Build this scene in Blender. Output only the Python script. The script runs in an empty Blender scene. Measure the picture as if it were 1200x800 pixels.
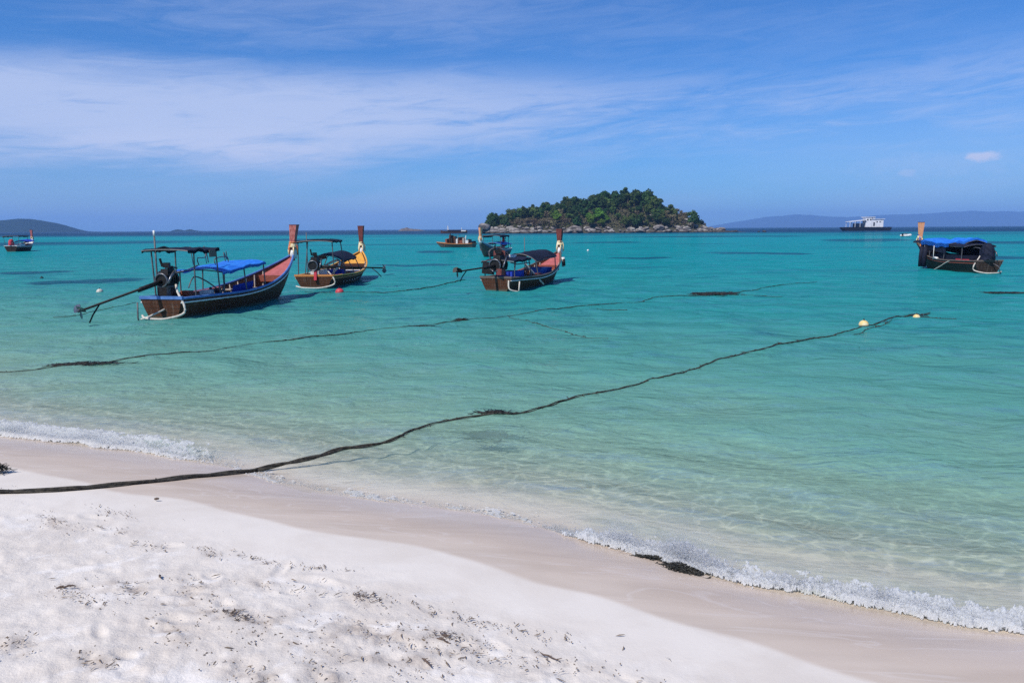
import bpy, math, random
import numpy as np
from mathutils import Vector, Matrix, Quaternion

random.seed(7)
rng = np.random.default_rng(7)
R = math.radians
scene = bpy.context.scene
col = scene.collection

# ------------------------------------------------------------------ camera
CAM_H, PITCH, ROLL, FPX = 2.6, R(8.33), R(-0.35), 900.0
cd = bpy.data.cameras.new('camera')
cd.sensor_width = 36.0
cd.lens = 36.0 * FPX / 1200.0
cd.clip_start, cd.clip_end = 0.05, 60000
cam = bpy.data.objects.new('camera', cd)
cam.location = (0, 0, CAM_H)
CAM_M = Matrix.Rotation(R(90) - PITCH, 3, 'X') @ Matrix.Rotation(ROLL, 3, 'Z')
cam.rotation_euler = CAM_M.to_euler()
col.objects.link(cam)
scene.camera = cam

# ------------------------------------------------------------------ sun, sky, exposure
SUN_EL, SUN_AZ = R(52), R(-140)          # azimuth clockwise from +Y (out to sea)
sun_dir = Vector((math.sin(SUN_AZ) * math.cos(SUN_EL), math.cos(SUN_AZ) * math.cos(SUN_EL), math.sin(SUN_EL)))
sd = bpy.data.lights.new('sun', 'SUN')
sd.energy, sd.angle, sd.color = 4.5, R(0.53), (1.0, 0.945, 0.86)
sun = bpy.data.objects.new('sun', sd)
sun.rotation_euler = sun_dir.to_track_quat('Z', 'Y').to_euler()
sun.location = (0, 0, 60)
col.objects.link(sun)
scene.view_settings.view_transform = 'Standard'
scene.view_settings.look = 'None'
scene.view_settings.exposure = 0.0
scene.view_settings.gamma = 1.0
scene.view_settings.use_curve_mapping = False
scene.cycles.use_denoising = False
scene.cycles.max_bounces = 8
scene.cycles.transparent_max_bounces = 24
scene.cycles.volume_bounces = 1
scene.cycles.sample_clamp_indirect = 4.0
scene.cycles.sample_clamp_direct = 2.5


class NT:
    """tiny node-tree helper"""
    def __init__(s, nt): s.nt = nt
    def n(s, kind, **kw):
        o = s.nt.nodes.new(kind)
        for k, v in kw.items():
            if k.startswith('i_'):
                o.inputs[k[2:].replace('_', ' ')].default_value = v
            else: setattr(o, k, v)
        return o
    def l(s, a, b): s.nt.links.new(a, b)
    def put(s, v, sock):
        if isinstance(v, (int, float)): sock.default_value = v
        elif isinstance(v, (tuple, list)):
            sock.default_value = tuple(v) + ((1.0,) if len(v) == 3 and len(sock.default_value) == 4 else ())
        else: s.l(v, sock)
    def m(s, op, a, b=0.0, c=None, clamp=False):
        o = s.nt.nodes.new('ShaderNodeMath'); o.operation = op; o.use_clamp = clamp
        s.put(a, o.inputs[0]); s.put(b, o.inputs[1])
        if c is not None: s.put(c, o.inputs[2])
        return o.outputs[0]
    def mixc(s, f, a, b, blend='MIX'):
        o = s.nt.nodes.new('ShaderNodeMix'); o.data_type = 'RGBA'; o.blend_type = blend
        s.put(f, o.inputs[0]); s.put(a, o.inputs[6]); s.put(b, o.inputs[7])
        return o.outputs[2]
    def ss(s, v, a, b):
        o = s.nt.nodes.new('ShaderNodeMapRange'); o.interpolation_type = 'SMOOTHSTEP'
        s.put(v, o.inputs['Value']); o.inputs['From Min'].default_value = a; o.inputs['From Max'].default_value = b
        return o.outputs[0]
    def noise(s, vec, scale, detail=4, rough=0.55, dist=0.0, out=0):
        o = s.nt.nodes.new('ShaderNodeTexNoise')
        if vec is not None: s.l(vec, o.inputs['Vector'])
        o.inputs['Scale'].default_value = scale; o.inputs['Detail'].default_value = detail
        o.inputs['Roughness'].default_value = rough; o.inputs['Distortion'].default_value = dist
        return o.outputs[out]
    def mapping(s, vec, scale=(1, 1, 1), rot=(0, 0, 0), loc=(0, 0, 0)):
        o = s.nt.nodes.new('ShaderNodeMapping')
        s.l(vec, o.inputs['Vector'])
        o.inputs['Scale'].default_value = scale; o.inputs['Rotation'].default_value = rot; o.inputs['Location'].default_value = loc
        return o.outputs[0]
    def ramp(s, f, stops):
        o = s.nt.nodes.new('ShaderNodeValToRGB'); s.l(f, o.inputs[0])
        e = o.color_ramp.elements
        while len(e) < len(stops): e.new(0.5)
        for el, (p, c) in zip(e, stops):
            el.position = p; el.color = tuple(c) + (1.0,)
        return o.outputs[0]


# world: Nishita sky, thin cirrus in front of it
world = bpy.data.worlds.new('World'); scene.world = world; world.use_nodes = True
W = NT(world.node_tree); world.node_tree.nodes.clear()
wo = W.n('ShaderNodeOutputWorld')
sky = W.n('ShaderNodeTexSky', sky_type='NISHITA', sun_disc=False)
sky.sun_elevation = SUN_EL; sky.sun_rotation = SUN_AZ
sky.altitude = 0; sky.air_density = 1.0; sky.dust_density = 0.25; sky.ozone_density = 4.0
tc = W.n('ShaderNodeTexCoord'); sx = W.n('ShaderNodeSeparateXYZ'); W.l(tc.outputs['Generated'], sx.inputs[0])
az = W.m('ARCTAN2', sx.outputs[0], sx.outputs[1]); el = W.m('ARCSINE', sx.outputs[2])
skyc = W.mixc(1.0, sky.outputs[0], (0.275, 0.60, 1.02), 'MULTIPLY')
cx = W.n('ShaderNodeCombineXYZ'); W.l(az, cx.inputs[0]); W.l(el, cx.inputs[1])
tilt = W.mapping(cx.outputs[0], rot=(0, 0, R(-4)))
n1 = W.noise(W.mapping(tilt, (2.6, 17, 1)), 1.0, 7, 0.58, 0.6)
n2 = W.noise(W.mapping(tilt, (9, 62, 1), loc=(3, 1, 0)), 1.0, 9, 0.66, 1.1)
n3 = W.noise(W.mapping(tilt, (1.6, 9, 1), loc=(7.3, 4.1, 0)), 1.0, 4, 0.5, 0.3)
# main band, thicker on the left
ctr = W.m('MULTIPLY_ADD', az, 0.02, 0.137)
dev = W.m('ABSOLUTE', W.m('ADD', W.m('SUBTRACT', el, ctr), W.m('ADD', W.m('MULTIPLY', W.m('SUBTRACT', n3, 0.5), 0.09), W.m('MULTIPLY', W.m('SUBTRACT', n2, 0.5), 0.05))))
band = W.m('SUBTRACT', 1.0, W.ss(dev, 0.010, 0.075))
fib = W.m('ADD', W.m('MULTIPLY', n1, 0.56), W.m('MULTIPLY', n2, 0.44))
left = W.m('SUBTRACT', 1.0, W.ss(az, -0.25, 0.35))
b1 = W.m('MULTIPLY', band, W.ss(W.m('MULTIPLY_ADD', left, 0.13, fib), 0.38, 0.64))
hi = W.m('MULTIPLY', W.ss(el, 0.13, 0.24), W.ss(W.m('ADD', W.m('MULTIPLY', n3, 0.6), W.m('MULTIPLY', n2, 0.4)), 0.44, 0.72))
lo = W.m('MULTIPLY', W.m('SUBTRACT', 1.0, W.ss(el, 0.03, 0.19)), W.ss(n3, 0.25, 0.75))
cf = W.m('ADD', W.m('MULTIPLY', W.m('MULTIPLY', b1, W.m('MULTIPLY_ADD', left, 0.45, 0.40)), 0.92), W.m('ADD', W.m('MULTIPLY', W.m('MULTIPLY', hi, W.m('MULTIPLY_ADD', left, .4, .6)), 0.26), W.m('MULTIPLY', lo, 0.46)))
# two small puffs low on the right
def puff(a0, e0, wa, we, k):
    da = W.m('DIVIDE', W.m('SUBTRACT', az, a0), wa); de = W.m('DIVIDE', W.m('SUBTRACT', el, e0), we)
    r2 = W.m('ADD', W.m('MULTIPLY', da, da), W.m('MULTIPLY', de, de))
    nn = W.noise(W.mapping(cx.outputs[0], (60, 90, 1), loc=(k, 0, 0)), 1.0, 5, 0.6)
    return W.m('SUBTRACT', 1.0, W.ss(W.m('MULTIPLY_ADD', nn, -1.6, W.m('ADD', r2, 0.9)), 0.0, 0.9))
p = W.m('ADD', W.m('MULTIPLY', puff(0.541, 0.0745, 0.021, 0.0085, 0), 0.95), W.m('MULTIPLY', puff(0.467, 0.060, 0.014, 0.006, 5), 0.22))
p = W.m('ADD', p, W.m('MULTIPLY', puff(0.50, 0.067, 0.12, 0.02, 9), 0.12))
cf = W.m('ADD', cf, p, clamp=True)
cf = W.m('MULTIPLY', cf, W.ss(el, -0.01, 0.02))
bgA = W.n('ShaderNodeBackground'); W.l(skyc, bgA.inputs[0]); bgA.inputs[1].default_value = 0.12
bgB = W.n('ShaderNodeBackground'); bgB.inputs[0].default_value = (0.60, 0.68, 0.92, 1); bgB.inputs[1].default_value = 1.0
mx = W.n('ShaderNodeMixShader'); W.l(cf, mx.inputs[0]); W.l(bgA.outputs[0], mx.inputs[1]); W.l(bgB.outputs[0], mx.inputs[2])
W.l(mx.outputs[0], wo.inputs['Surface'])

# ------------------------------------------------------------------ numpy noise
def _hash(ix, iy, seed):
    h = (ix.astype(np.int64) * 374761393 + iy.astype(np.int64) * 668265263 + seed * 982451653) & 0xFFFFFFFF
    h = ((h ^ (h >> 13)) * 1274126177) & 0xFFFFFFFF
    return ((h ^ (h >> 16)) & 0xFFFF) / 65535.0
def vnoise(x, y, seed=0):
    x = np.asarray(x, float); y = np.asarray(y, float)
    ix, iy = np.floor(x), np.floor(y); fx, fy = x - ix, y - iy
    fx = fx * fx * fx * (fx * (fx * 6 - 15) + 10); fy = fy * fy * fy * (fy * (fy * 6 - 15) + 10)
    a, b = _hash(ix, iy, seed), _hash(ix + 1, iy, seed); c, d = _hash(ix, iy + 1, seed), _hash(ix + 1, iy + 1, seed)
    return (a + (b - a) * fx) * (1 - fy) + (c + (d - c) * fx) * fy
def fbm(x, y, seed=0, oct=4, gain=0.5):
    s = 0.0; a = 1.0; t = 0.0
    for o in range(oct):
        ca, sa = math.cos(o * 1.1), math.sin(o * 1.1)
        s = s + a * vnoise((x * ca - y * sa) * 2 ** o + 17 * o, (x * sa + y * ca) * 2 ** o - 9 * o, seed + o); t += a; a *= gain
    return s / t
def sstep(v, a, b):
    t = np.clip((v - a) / (b - a), 0, 1); return t * t * (3 - 2 * t)

# ------------------------------------------------------------------ the shore: where the land meets the water
def ray(px, py):
    v = CAM_M @ Vector(((px - 600) / FPX, -(py - 400) / FPX, -1.0))
    return v
def at_z(px, py, z=0.0):
    v = ray(px, py); t = (z - CAM_H) / v.z
    return Vector((v.x * t, v.y * t, z))
def at_y(px, py, Y):
    v = ray(px, py); t = Y / v.y
    return Vector((v.x * t, Y, CAM_H + v.z * t))

D = np.array([0.883, -0.469]); D /= np.linalg.norm(D); NS = np.array([-D[1], D[0]])   # along the shore, out to sea
def us(x, y): return x * D[0] + y * D[1], x * NS[0] + y * NS[1]
def curve_us(pts, zs=None):
    r = []
    for i, p_ in enumerate(pts):
        r.append(us(*at_z(p_[0], p_[1], 0 if zs is None else zs[i])[:2]))
    r.sort(); return np.array(r)
SHORE = curve_us([(0, 512), (55, 517), (115, 525), (149, 528), (204, 539), (238, 543), (298, 556), (315, 563), (361, 576), (400, 581), (500, 595),
                  (583, 608), (640, 620), (687, 636), (733, 646), (767, 654), (820, 671), (893, 690), (957, 703), (1013, 715), (1077, 727), (1113, 737), (1197, 744)])
_uu = np.linspace(-60, 60, 2401); _ss = np.interp(_uu, SHORE[:, 0], SHORE[:, 1])
_lo, _hi = SHORE[0], SHORE[-1]
_ss = np.where(_uu < _lo[0], _lo[1] + 0.25 * np.sin((_uu - _lo[0]) * 0.7) , _ss); _ss = np.where(_uu > _hi[0], _hi[1] + 0.25 * np.sin((_uu - _hi[0]) * 0.6), _ss)
_k = np.exp(-0.5 * (np.arange(-8, 9) / 3.0) ** 2); _k /= _k.sum()
_ss = np.convolve(np.pad(_ss, 8, 'edge'), _k, 'valid')
def s0(u): return np.interp(u, _uu, _ss)
def sigma(x, y):
    u, s = us(x, y); return s - s0(u)
def uv_xy(u, sg):
    s = s0(u) + sg
    return u * D[0] + s * NS[0], u * D[1] + s * NS[1]

def ground_base(sg):
    a = np.maximum(-sg, 0); w = np.maximum(sg, 0)
    land = 1.25 * (1 - np.exp(-a * 0.125))
    sea = -np.interp(w, [0, 4, 20, 60, 300, 420, 700, 20000], [0, 0.42, 1.25, 2.5, 5.5, 7.0, 40, 44])
    return np.where(sg < 0, land, sea)
def ground_pt(px, py):
    z = 0.0
    for _ in range(12):
        P = at_z(px, py, z); z = float(max(ground_base(np.array(sigma(P.x, P.y))), 0))
    return P
WETLINE = []
for p_ in [(8, 547), (85, 562), (115, 571), (140, 579), (221, 585), (263, 598), (315, 609), (353, 621), (400, 628), (483, 638), (533, 652), (600, 672), (640, 688), (690, 695), (733, 710), (800, 733), (883, 750), (933, 773), (1017, 799)]:
    P = ground_pt(*p_); WETLINE.append((us(P.x, P.y)[0], sigma(P.x, P.y)))
WETLINE = np.array(sorted(WETLINE))
_ww = np.interp(_uu, WETLINE[:, 0], WETLINE[:, 1]); _ww = np.convolve(np.pad(_ww, 8, 'edge'), _k, 'valid')
def wet_edge(u): return np.interp(u, _uu, _ww)

# ------------------------------------------------------------------ materials
def new_mat(name):
    m = bpy.data.materials.new(name); m.use_nodes = True
    m.node_tree.nodes.clear()
    T = NT(m.node_tree); T.out = T.n('ShaderNodeOutputMaterial')
    return m, T
_mats = {}
def pmat(name, c, rough=0.6, c2=None, scale=8.0, stretch=(1, 1, 1), spec=0.4, metal=0.0, bump=0.0, per_obj=0.0, detail=5):
    if name in _mats: return _mats[name]
    m, T = new_mat(name)
    b = T.n('ShaderNodeBsdfPrincipled'); T.l(b.outputs[0], T.out.inputs[0])
    tc_ = T.n('ShaderNodeTexCoord'); v = T.mapping(tc_.outputs['Object'], stretch)
    if c2 is None: c2 = tuple(x * 0.72 for x in c)
    nz = T.noise(v, scale, detail, 0.6, 0.2)
    cc = T.mixc(T.ss(nz, 0.35, 0.68), c, c2)
    if per_obj:
        oi = T.n('ShaderNodeObjectInfo')
        k = T.m('MULTIPLY_ADD', oi.outputs['Random'], per_obj, 1 - per_obj * 0.5)
        hs = T.n('ShaderNodeHueSaturation'); T.l(cc, hs.inputs['Color']); T.l(k, hs.inputs['Value'])
        T.l(T.m('MULTIPLY_ADD', oi.outputs['Random'], 0.06, 0.47), hs.inputs['Hue'])
        cc = hs.outputs[0]
    T.l(cc, b.inputs['Base Color']); b.inputs['Roughness'].default_value = rough
    b.inputs['Specular IOR Level'].default_value = spec; b.inputs['Metallic'].default_value = metal
    if bump:
        bn = T.n('ShaderNodeBump'); bn.inputs['Strength'].default_value = bump; bn.inputs['Distance'].default_value = 0.02
        T.l(nz, bn.inputs['Height']); T.l(bn.outputs[0], b.inputs['Normal'])
    _mats[name] = m
    return m

def sand_material():
    m, T = new_mat('sand')
    b = T.n('ShaderNodeBsdfPrincipled'); T.l(b.outputs[0], T.out.inputs[0])
    g = T.n('ShaderNodeNewGeometry'); P = g.outputs['Position']
    wet = T.n('ShaderNodeAttribute', attribute_name='wet').outputs['Fac']
    rough_zone = T.n('ShaderNodeAttribute', attribute_name='trampled').outputs['Fac']
    big = T.noise(T.mapping(P, (1, 1, 0)), 0.9, 5, 0.62, 0.4)
    mid = T.noise(T.mapping(P, (1, 1, 0)), 6.0, 5, 0.65, 0.3)
    fine = T.noise(P, 55, 4, 0.7)
    grain = T.noise(P, 420, 2, 0.7)
    c = T.mixc(T.ss(big, 0.36, 0.66), (0.78, 0.715, 0.635), (0.70, 0.63, 0.55))
    lit = T.n('ShaderNodeAttribute', attribute_name='litter').outputs['Fac']
    spots = T.m('MULTIPLY', T.ss(mid, 0.42, 0.66), T.m('MULTIPLY_ADD', lit, 1.0, T.m('MULTIPLY', rough_zone, 0.22)), clamp=True)
    c = T.mixc(T.m('MULTIPLY', spots, 0.75), c, (0.42, 0.355, 0.30))
    c = T.mixc(T.m('MULTIPLY', lit, 0.42), c, (0.46, 0.39, 0.33))
    white = T.m('MULTIPLY', T.ss(T.noise(T.mapping(P, (1, 1, 0), loc=(4, 7, 0)), 3.0, 5, 0.6, 0.5), 0.52, 0.66), rough_zone)
    c = T.mixc(T.m('MULTIPLY', white, 0.7), c, (0.86, 0.81, 0.75))
    speck = T.m('MULTIPLY', T.ss(fine, 0.66, 0.76), T.m('MULTIPLY_ADD', lit, 0.8, T.m('MULTIPLY_ADD', rough_zone, 0.22, 0.04)), clamp=True)
    c = T.mixc(speck, c, (0.30, 0.25, 0.21))
    c = T.mixc(T.m('MULTIPLY', T.ss(grain, 0.4, 0.7), 0.14), c, (0.40, 0.36, 0.34))
    # damp sand: streaked along the shore
    ang = math.atan2(D[1], D[0])
    st = T.noise(T.mapping(P, (0.7, 3.2, 0), rot=(0, 0, -ang)), 1.0, 5, 0.55, 0.8)
    wc = T.mixc(T.ss(st, 0.3, 0.72), (0.60, 0.49, 0.395), (0.51, 0.41, 0.325))
    wc = T.mixc(T.m('MULTIPLY', T.ss(fine, 0.55, 0.8), 0.10), wc, (0.55, 0.50, 0.48))
    swash = T.noise(T.mapping(P, (0.5, 2.2, 0), rot=(0, 0, -ang + .12), loc=(2, 5, 0)), 1.0, 3, 0.5, 1.2)
    ridge_ = T.m('SUBTRACT', 1.0, T.ss(T.m('ABSOLUTE', T.m('SUBTRACT', swash, 0.52)), 0.0, 0.018))
    wc = T.mixc(T.m('MULTIPLY', ridge_, 0.40), wc, (0.66, 0.58, 0.52))
    c = T.mixc(wet, c, wc)
    T.l(c, b.inputs['Base Color'])
    film = T.n('ShaderNodeAttribute', attribute_name='film').outputs['Fac']
    T.l(T.m('MULTIPLY_ADD', film, -0.30, T.m('MULTIPLY_ADD', wet, -0.40, 0.95)), b.inputs['Roughness'])
    T.l(T.m('MULTIPLY_ADD', film, 0.14, T.m('MULTIPLY_ADD', wet, 0.10, 0.1)), b.inputs['Specular IOR Level'])
    hgt = T.m('ADD', T.m('MULTIPLY', mid, 0.8), T.m('ADD', T.m('MULTIPLY', fine, 0.35), T.m('MULTIPLY', grain, 0.05)))
    bn = T.n('ShaderNodeBump'); bn.inputs['Distance'].default_value = 0.035
    T.l(T.m('MULTIPLY_ADD', rough_zone, 0.42, T.m('MULTIPLY_ADD', wet, -0.05, 0.10)), bn.inputs['Strength'])
    T.l(hgt, bn.inputs['Height']); T.l(bn.outputs[0], b.inputs['Normal'])
    return m

def water_material():
    m, T = new_mat('water')
    g = T.n('ShaderNodeNewGeometry'); P = g.outputs['Position']
    d = T.n('ShaderNodeAttribute', attribute_name='depth').outputs['Fac']
    far = T.n('ShaderNodeAttribute', attribute_name='range').outputs['Fac']
    ang = math.atan2(D[1], D[0])
    # broad patches over sand and sea-grass bottoms
    pb = T.noise(T.mapping(P, (0.010, 0.030, 0), rot=(0, 0, R(8))), 1.0, 5, 0.6, 0.5)
    pm = T.noise(T.mapping(P, (0.10, 0.28, 0), rot=(0, 0, R(-6))), 1.0, 5, 0.6, 0.4)
    dl = T.m('LOGARITHM', T.m('ADD', d, 0.05), 10.0)            # -1.3 .. 1.65
    f = T.m('DIVIDE', T.m('ADD', dl, 1.3), 3.0)
    dc = T.ramp(f, [(0.0, (0.48, 0.58, 0.48)), (0.27, (0.37, 0.58, 0.465)), (0.38, (0.120, 0.395, 0.335)), (0.46, (0.032, 0.285, 0.275)),
                    (0.55, (0.006, 0.250, 0.262)), (0.64, (0.003, 0.262, 0.290)), (0.70, (0.005, 0.18, 0.23)), (0.78, (0.004, 0.05, 0.115)), (0.90, (0.003, 0.014, 0.060))])
    bed = T.n('ShaderNodeAttribute', attribute_name='grass').outputs['Fac']
    grass = T.m('MAXIMUM', T.m('MULTIPLY', T.ss(pb, 0.53, 0.66), T.ss(d, 2.2, 3.4)), T.ss(T.m('ADD', T.m('MULTIPLY', T.m('SUBTRACT', T.noise(T.mapping(P, (0.07, 0.16, 0), rot=(0, 0, R(10))), 1.0, 7, 0.68, 0.6), 0.5), 2.6), T.m('MULTIPLY', T.m('SUBTRACT', bed, 0.62), 1.5)), -0.05, 0.40))
    dc = T.mixc(T.m('MULTIPLY', grass, 0.80), dc, (0.004, 0.045, 0.10))
    patch = T.m('MULTIPLY', T.ss(pm, 0.50, 0.72), T.ss(d, 0.7, 1.6))
    dc = T.mixc(T.m('MULTIPLY', patch, 0.66), dc, (0.012, 0.14, 0.20))
    ps = T.noise(T.mapping(P, (0.55, 0.75, 0), rot=(0, 0, R(4))), 1.0, 6, 0.64, 0.6)  # dark faces of the wavelets, painted into the water colour
    dc = T.mixc(T.m('MULTIPLY', T.m('MULTIPLY', T.ss(ps, 0.50, 0.68), T.ss(d, 0.35, 1.1)), 0.58), dc, (0.015, 0.15, 0.21))
    dif = T.n('ShaderNodeBsdfDiffuse'); T.l(dc, dif.inputs['Color'])
    # caustic light net drawn into the see-through tint as a cell pattern
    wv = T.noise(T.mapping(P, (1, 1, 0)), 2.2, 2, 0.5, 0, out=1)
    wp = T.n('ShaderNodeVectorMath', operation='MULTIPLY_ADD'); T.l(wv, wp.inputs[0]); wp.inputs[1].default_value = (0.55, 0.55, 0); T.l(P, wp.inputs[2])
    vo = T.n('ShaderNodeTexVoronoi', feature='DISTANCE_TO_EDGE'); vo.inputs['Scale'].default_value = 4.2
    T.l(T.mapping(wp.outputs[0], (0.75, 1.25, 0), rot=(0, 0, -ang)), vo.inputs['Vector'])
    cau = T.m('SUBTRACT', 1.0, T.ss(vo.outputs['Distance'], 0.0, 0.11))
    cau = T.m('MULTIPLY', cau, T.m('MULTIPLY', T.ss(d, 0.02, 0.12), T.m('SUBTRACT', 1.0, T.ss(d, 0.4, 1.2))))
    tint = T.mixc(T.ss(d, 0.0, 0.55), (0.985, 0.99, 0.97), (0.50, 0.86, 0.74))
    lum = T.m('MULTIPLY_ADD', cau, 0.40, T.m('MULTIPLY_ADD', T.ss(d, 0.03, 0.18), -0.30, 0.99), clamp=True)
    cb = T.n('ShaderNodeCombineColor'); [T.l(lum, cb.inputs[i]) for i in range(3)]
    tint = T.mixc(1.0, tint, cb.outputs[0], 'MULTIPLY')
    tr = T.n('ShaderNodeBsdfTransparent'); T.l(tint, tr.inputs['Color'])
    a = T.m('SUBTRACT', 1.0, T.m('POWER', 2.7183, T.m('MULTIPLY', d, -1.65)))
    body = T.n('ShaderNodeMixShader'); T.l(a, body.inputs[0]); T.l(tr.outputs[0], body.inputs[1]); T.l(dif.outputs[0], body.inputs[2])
    # ripples
    r1 = T.noise(T.mapping(P, (0.95, 1.7, 0), rot=(0, 0, -ang * 0.45)), 1.0, 6, 0.60, 0.8)
    r2 = T.noise(T.mapping(P, (3.4, 5.2, 0), rot=(0, 0, R(12))), 1.0, 4, 0.6, 0.9)
    r3 = T.noise(T.mapping(P, (0.20, 0.46, 0), rot=(0, 0, R(5))), 1.0, 5, 0.6, 0.5)
    r4 = T.noise(T.mapping(P, (0.52, 0.62, 0), rot=(0, 0, R(14)), loc=(5, 2, 0)), 1.0, 4, 0.6, 0.7)
    nr = T.m('SUBTRACT', 1.0, T.ss(far, 8, 60))
    h = T.m('ADD', T.m('MULTIPLY', r1, 0.26), T.m('ADD', T.m('MULTIPLY', T.m('MULTIPLY', r2, 0.075), nr), T.m('MULTIPLY_ADD', r3, 0.85, T.m('MULTIPLY', r4, T.m('MULTIPLY_ADD', T.ss(far, 9, 22), 0.42, 0.08)))))
    bn = T.n('ShaderNodeBump'); bn.inputs['Distance'].default_value = 1.0
    T.l(T.m('MULTIPLY_ADD', T.ss(d, 0.0, 0.3), 0.6, 0.25), bn.inputs['Strength']); T.l(h, bn.inputs['Height']); bd = T.n('ShaderNodeBump'); bd.inputs['Distance'].default_value = 1.0; bd.inputs['Strength'].default_value = 0.65; T.l(h, bd.inputs['Height']); T.l(bd.outputs[0], dif.inputs['Normal'])
    gl = T.n('ShaderNodeBsdfGlossy'); gl.inputs['Roughness'].default_value = 0.06; gl.inputs['Color'].default_value = (1, 1, 1, 1)
    T.l(bn.outputs[0], gl.inputs['Normal'])
    fr = T.n('ShaderNodeFresnel'); fr.inputs['IOR'].default_value = 1.33; T.l(bn.outputs[0], fr.inputs['Normal'])
    fk = T.m('MULTIPLY', T.m('MINIMUM', fr.outputs[0], 0.42), T.m('MULTIPLY', T.ss(d, -0.005, 0.05), 0.55))
    sm = T.n('ShaderNodeMixShader'); T.l(fk, sm.inputs[0]); T.l(body.outputs[0], sm.inputs[1]); T.l(gl.outputs[0], sm.inputs[2])
    T.l(sm.outputs[0], T.out.inputs[0])
    return m

# ------------------------------------------------------------------ mesh helpers
def tag(o, label=None, cat=None, group=None, kind=None):
    for k, v in (('label', label), ('category', cat), ('group', group), ('kind', kind)):
        if v: o[k] = v
    return o
def empty(name, loc, rz=0.0, label=None, cat=None, group=None):
    o = bpy.data.objects.new(name, None); o.empty_display_size = 0.2
    o.location = loc; o.rotation_euler = (0, 0, rz); col.objects.link(o)
    return tag(o, label, cat, group)

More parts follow.
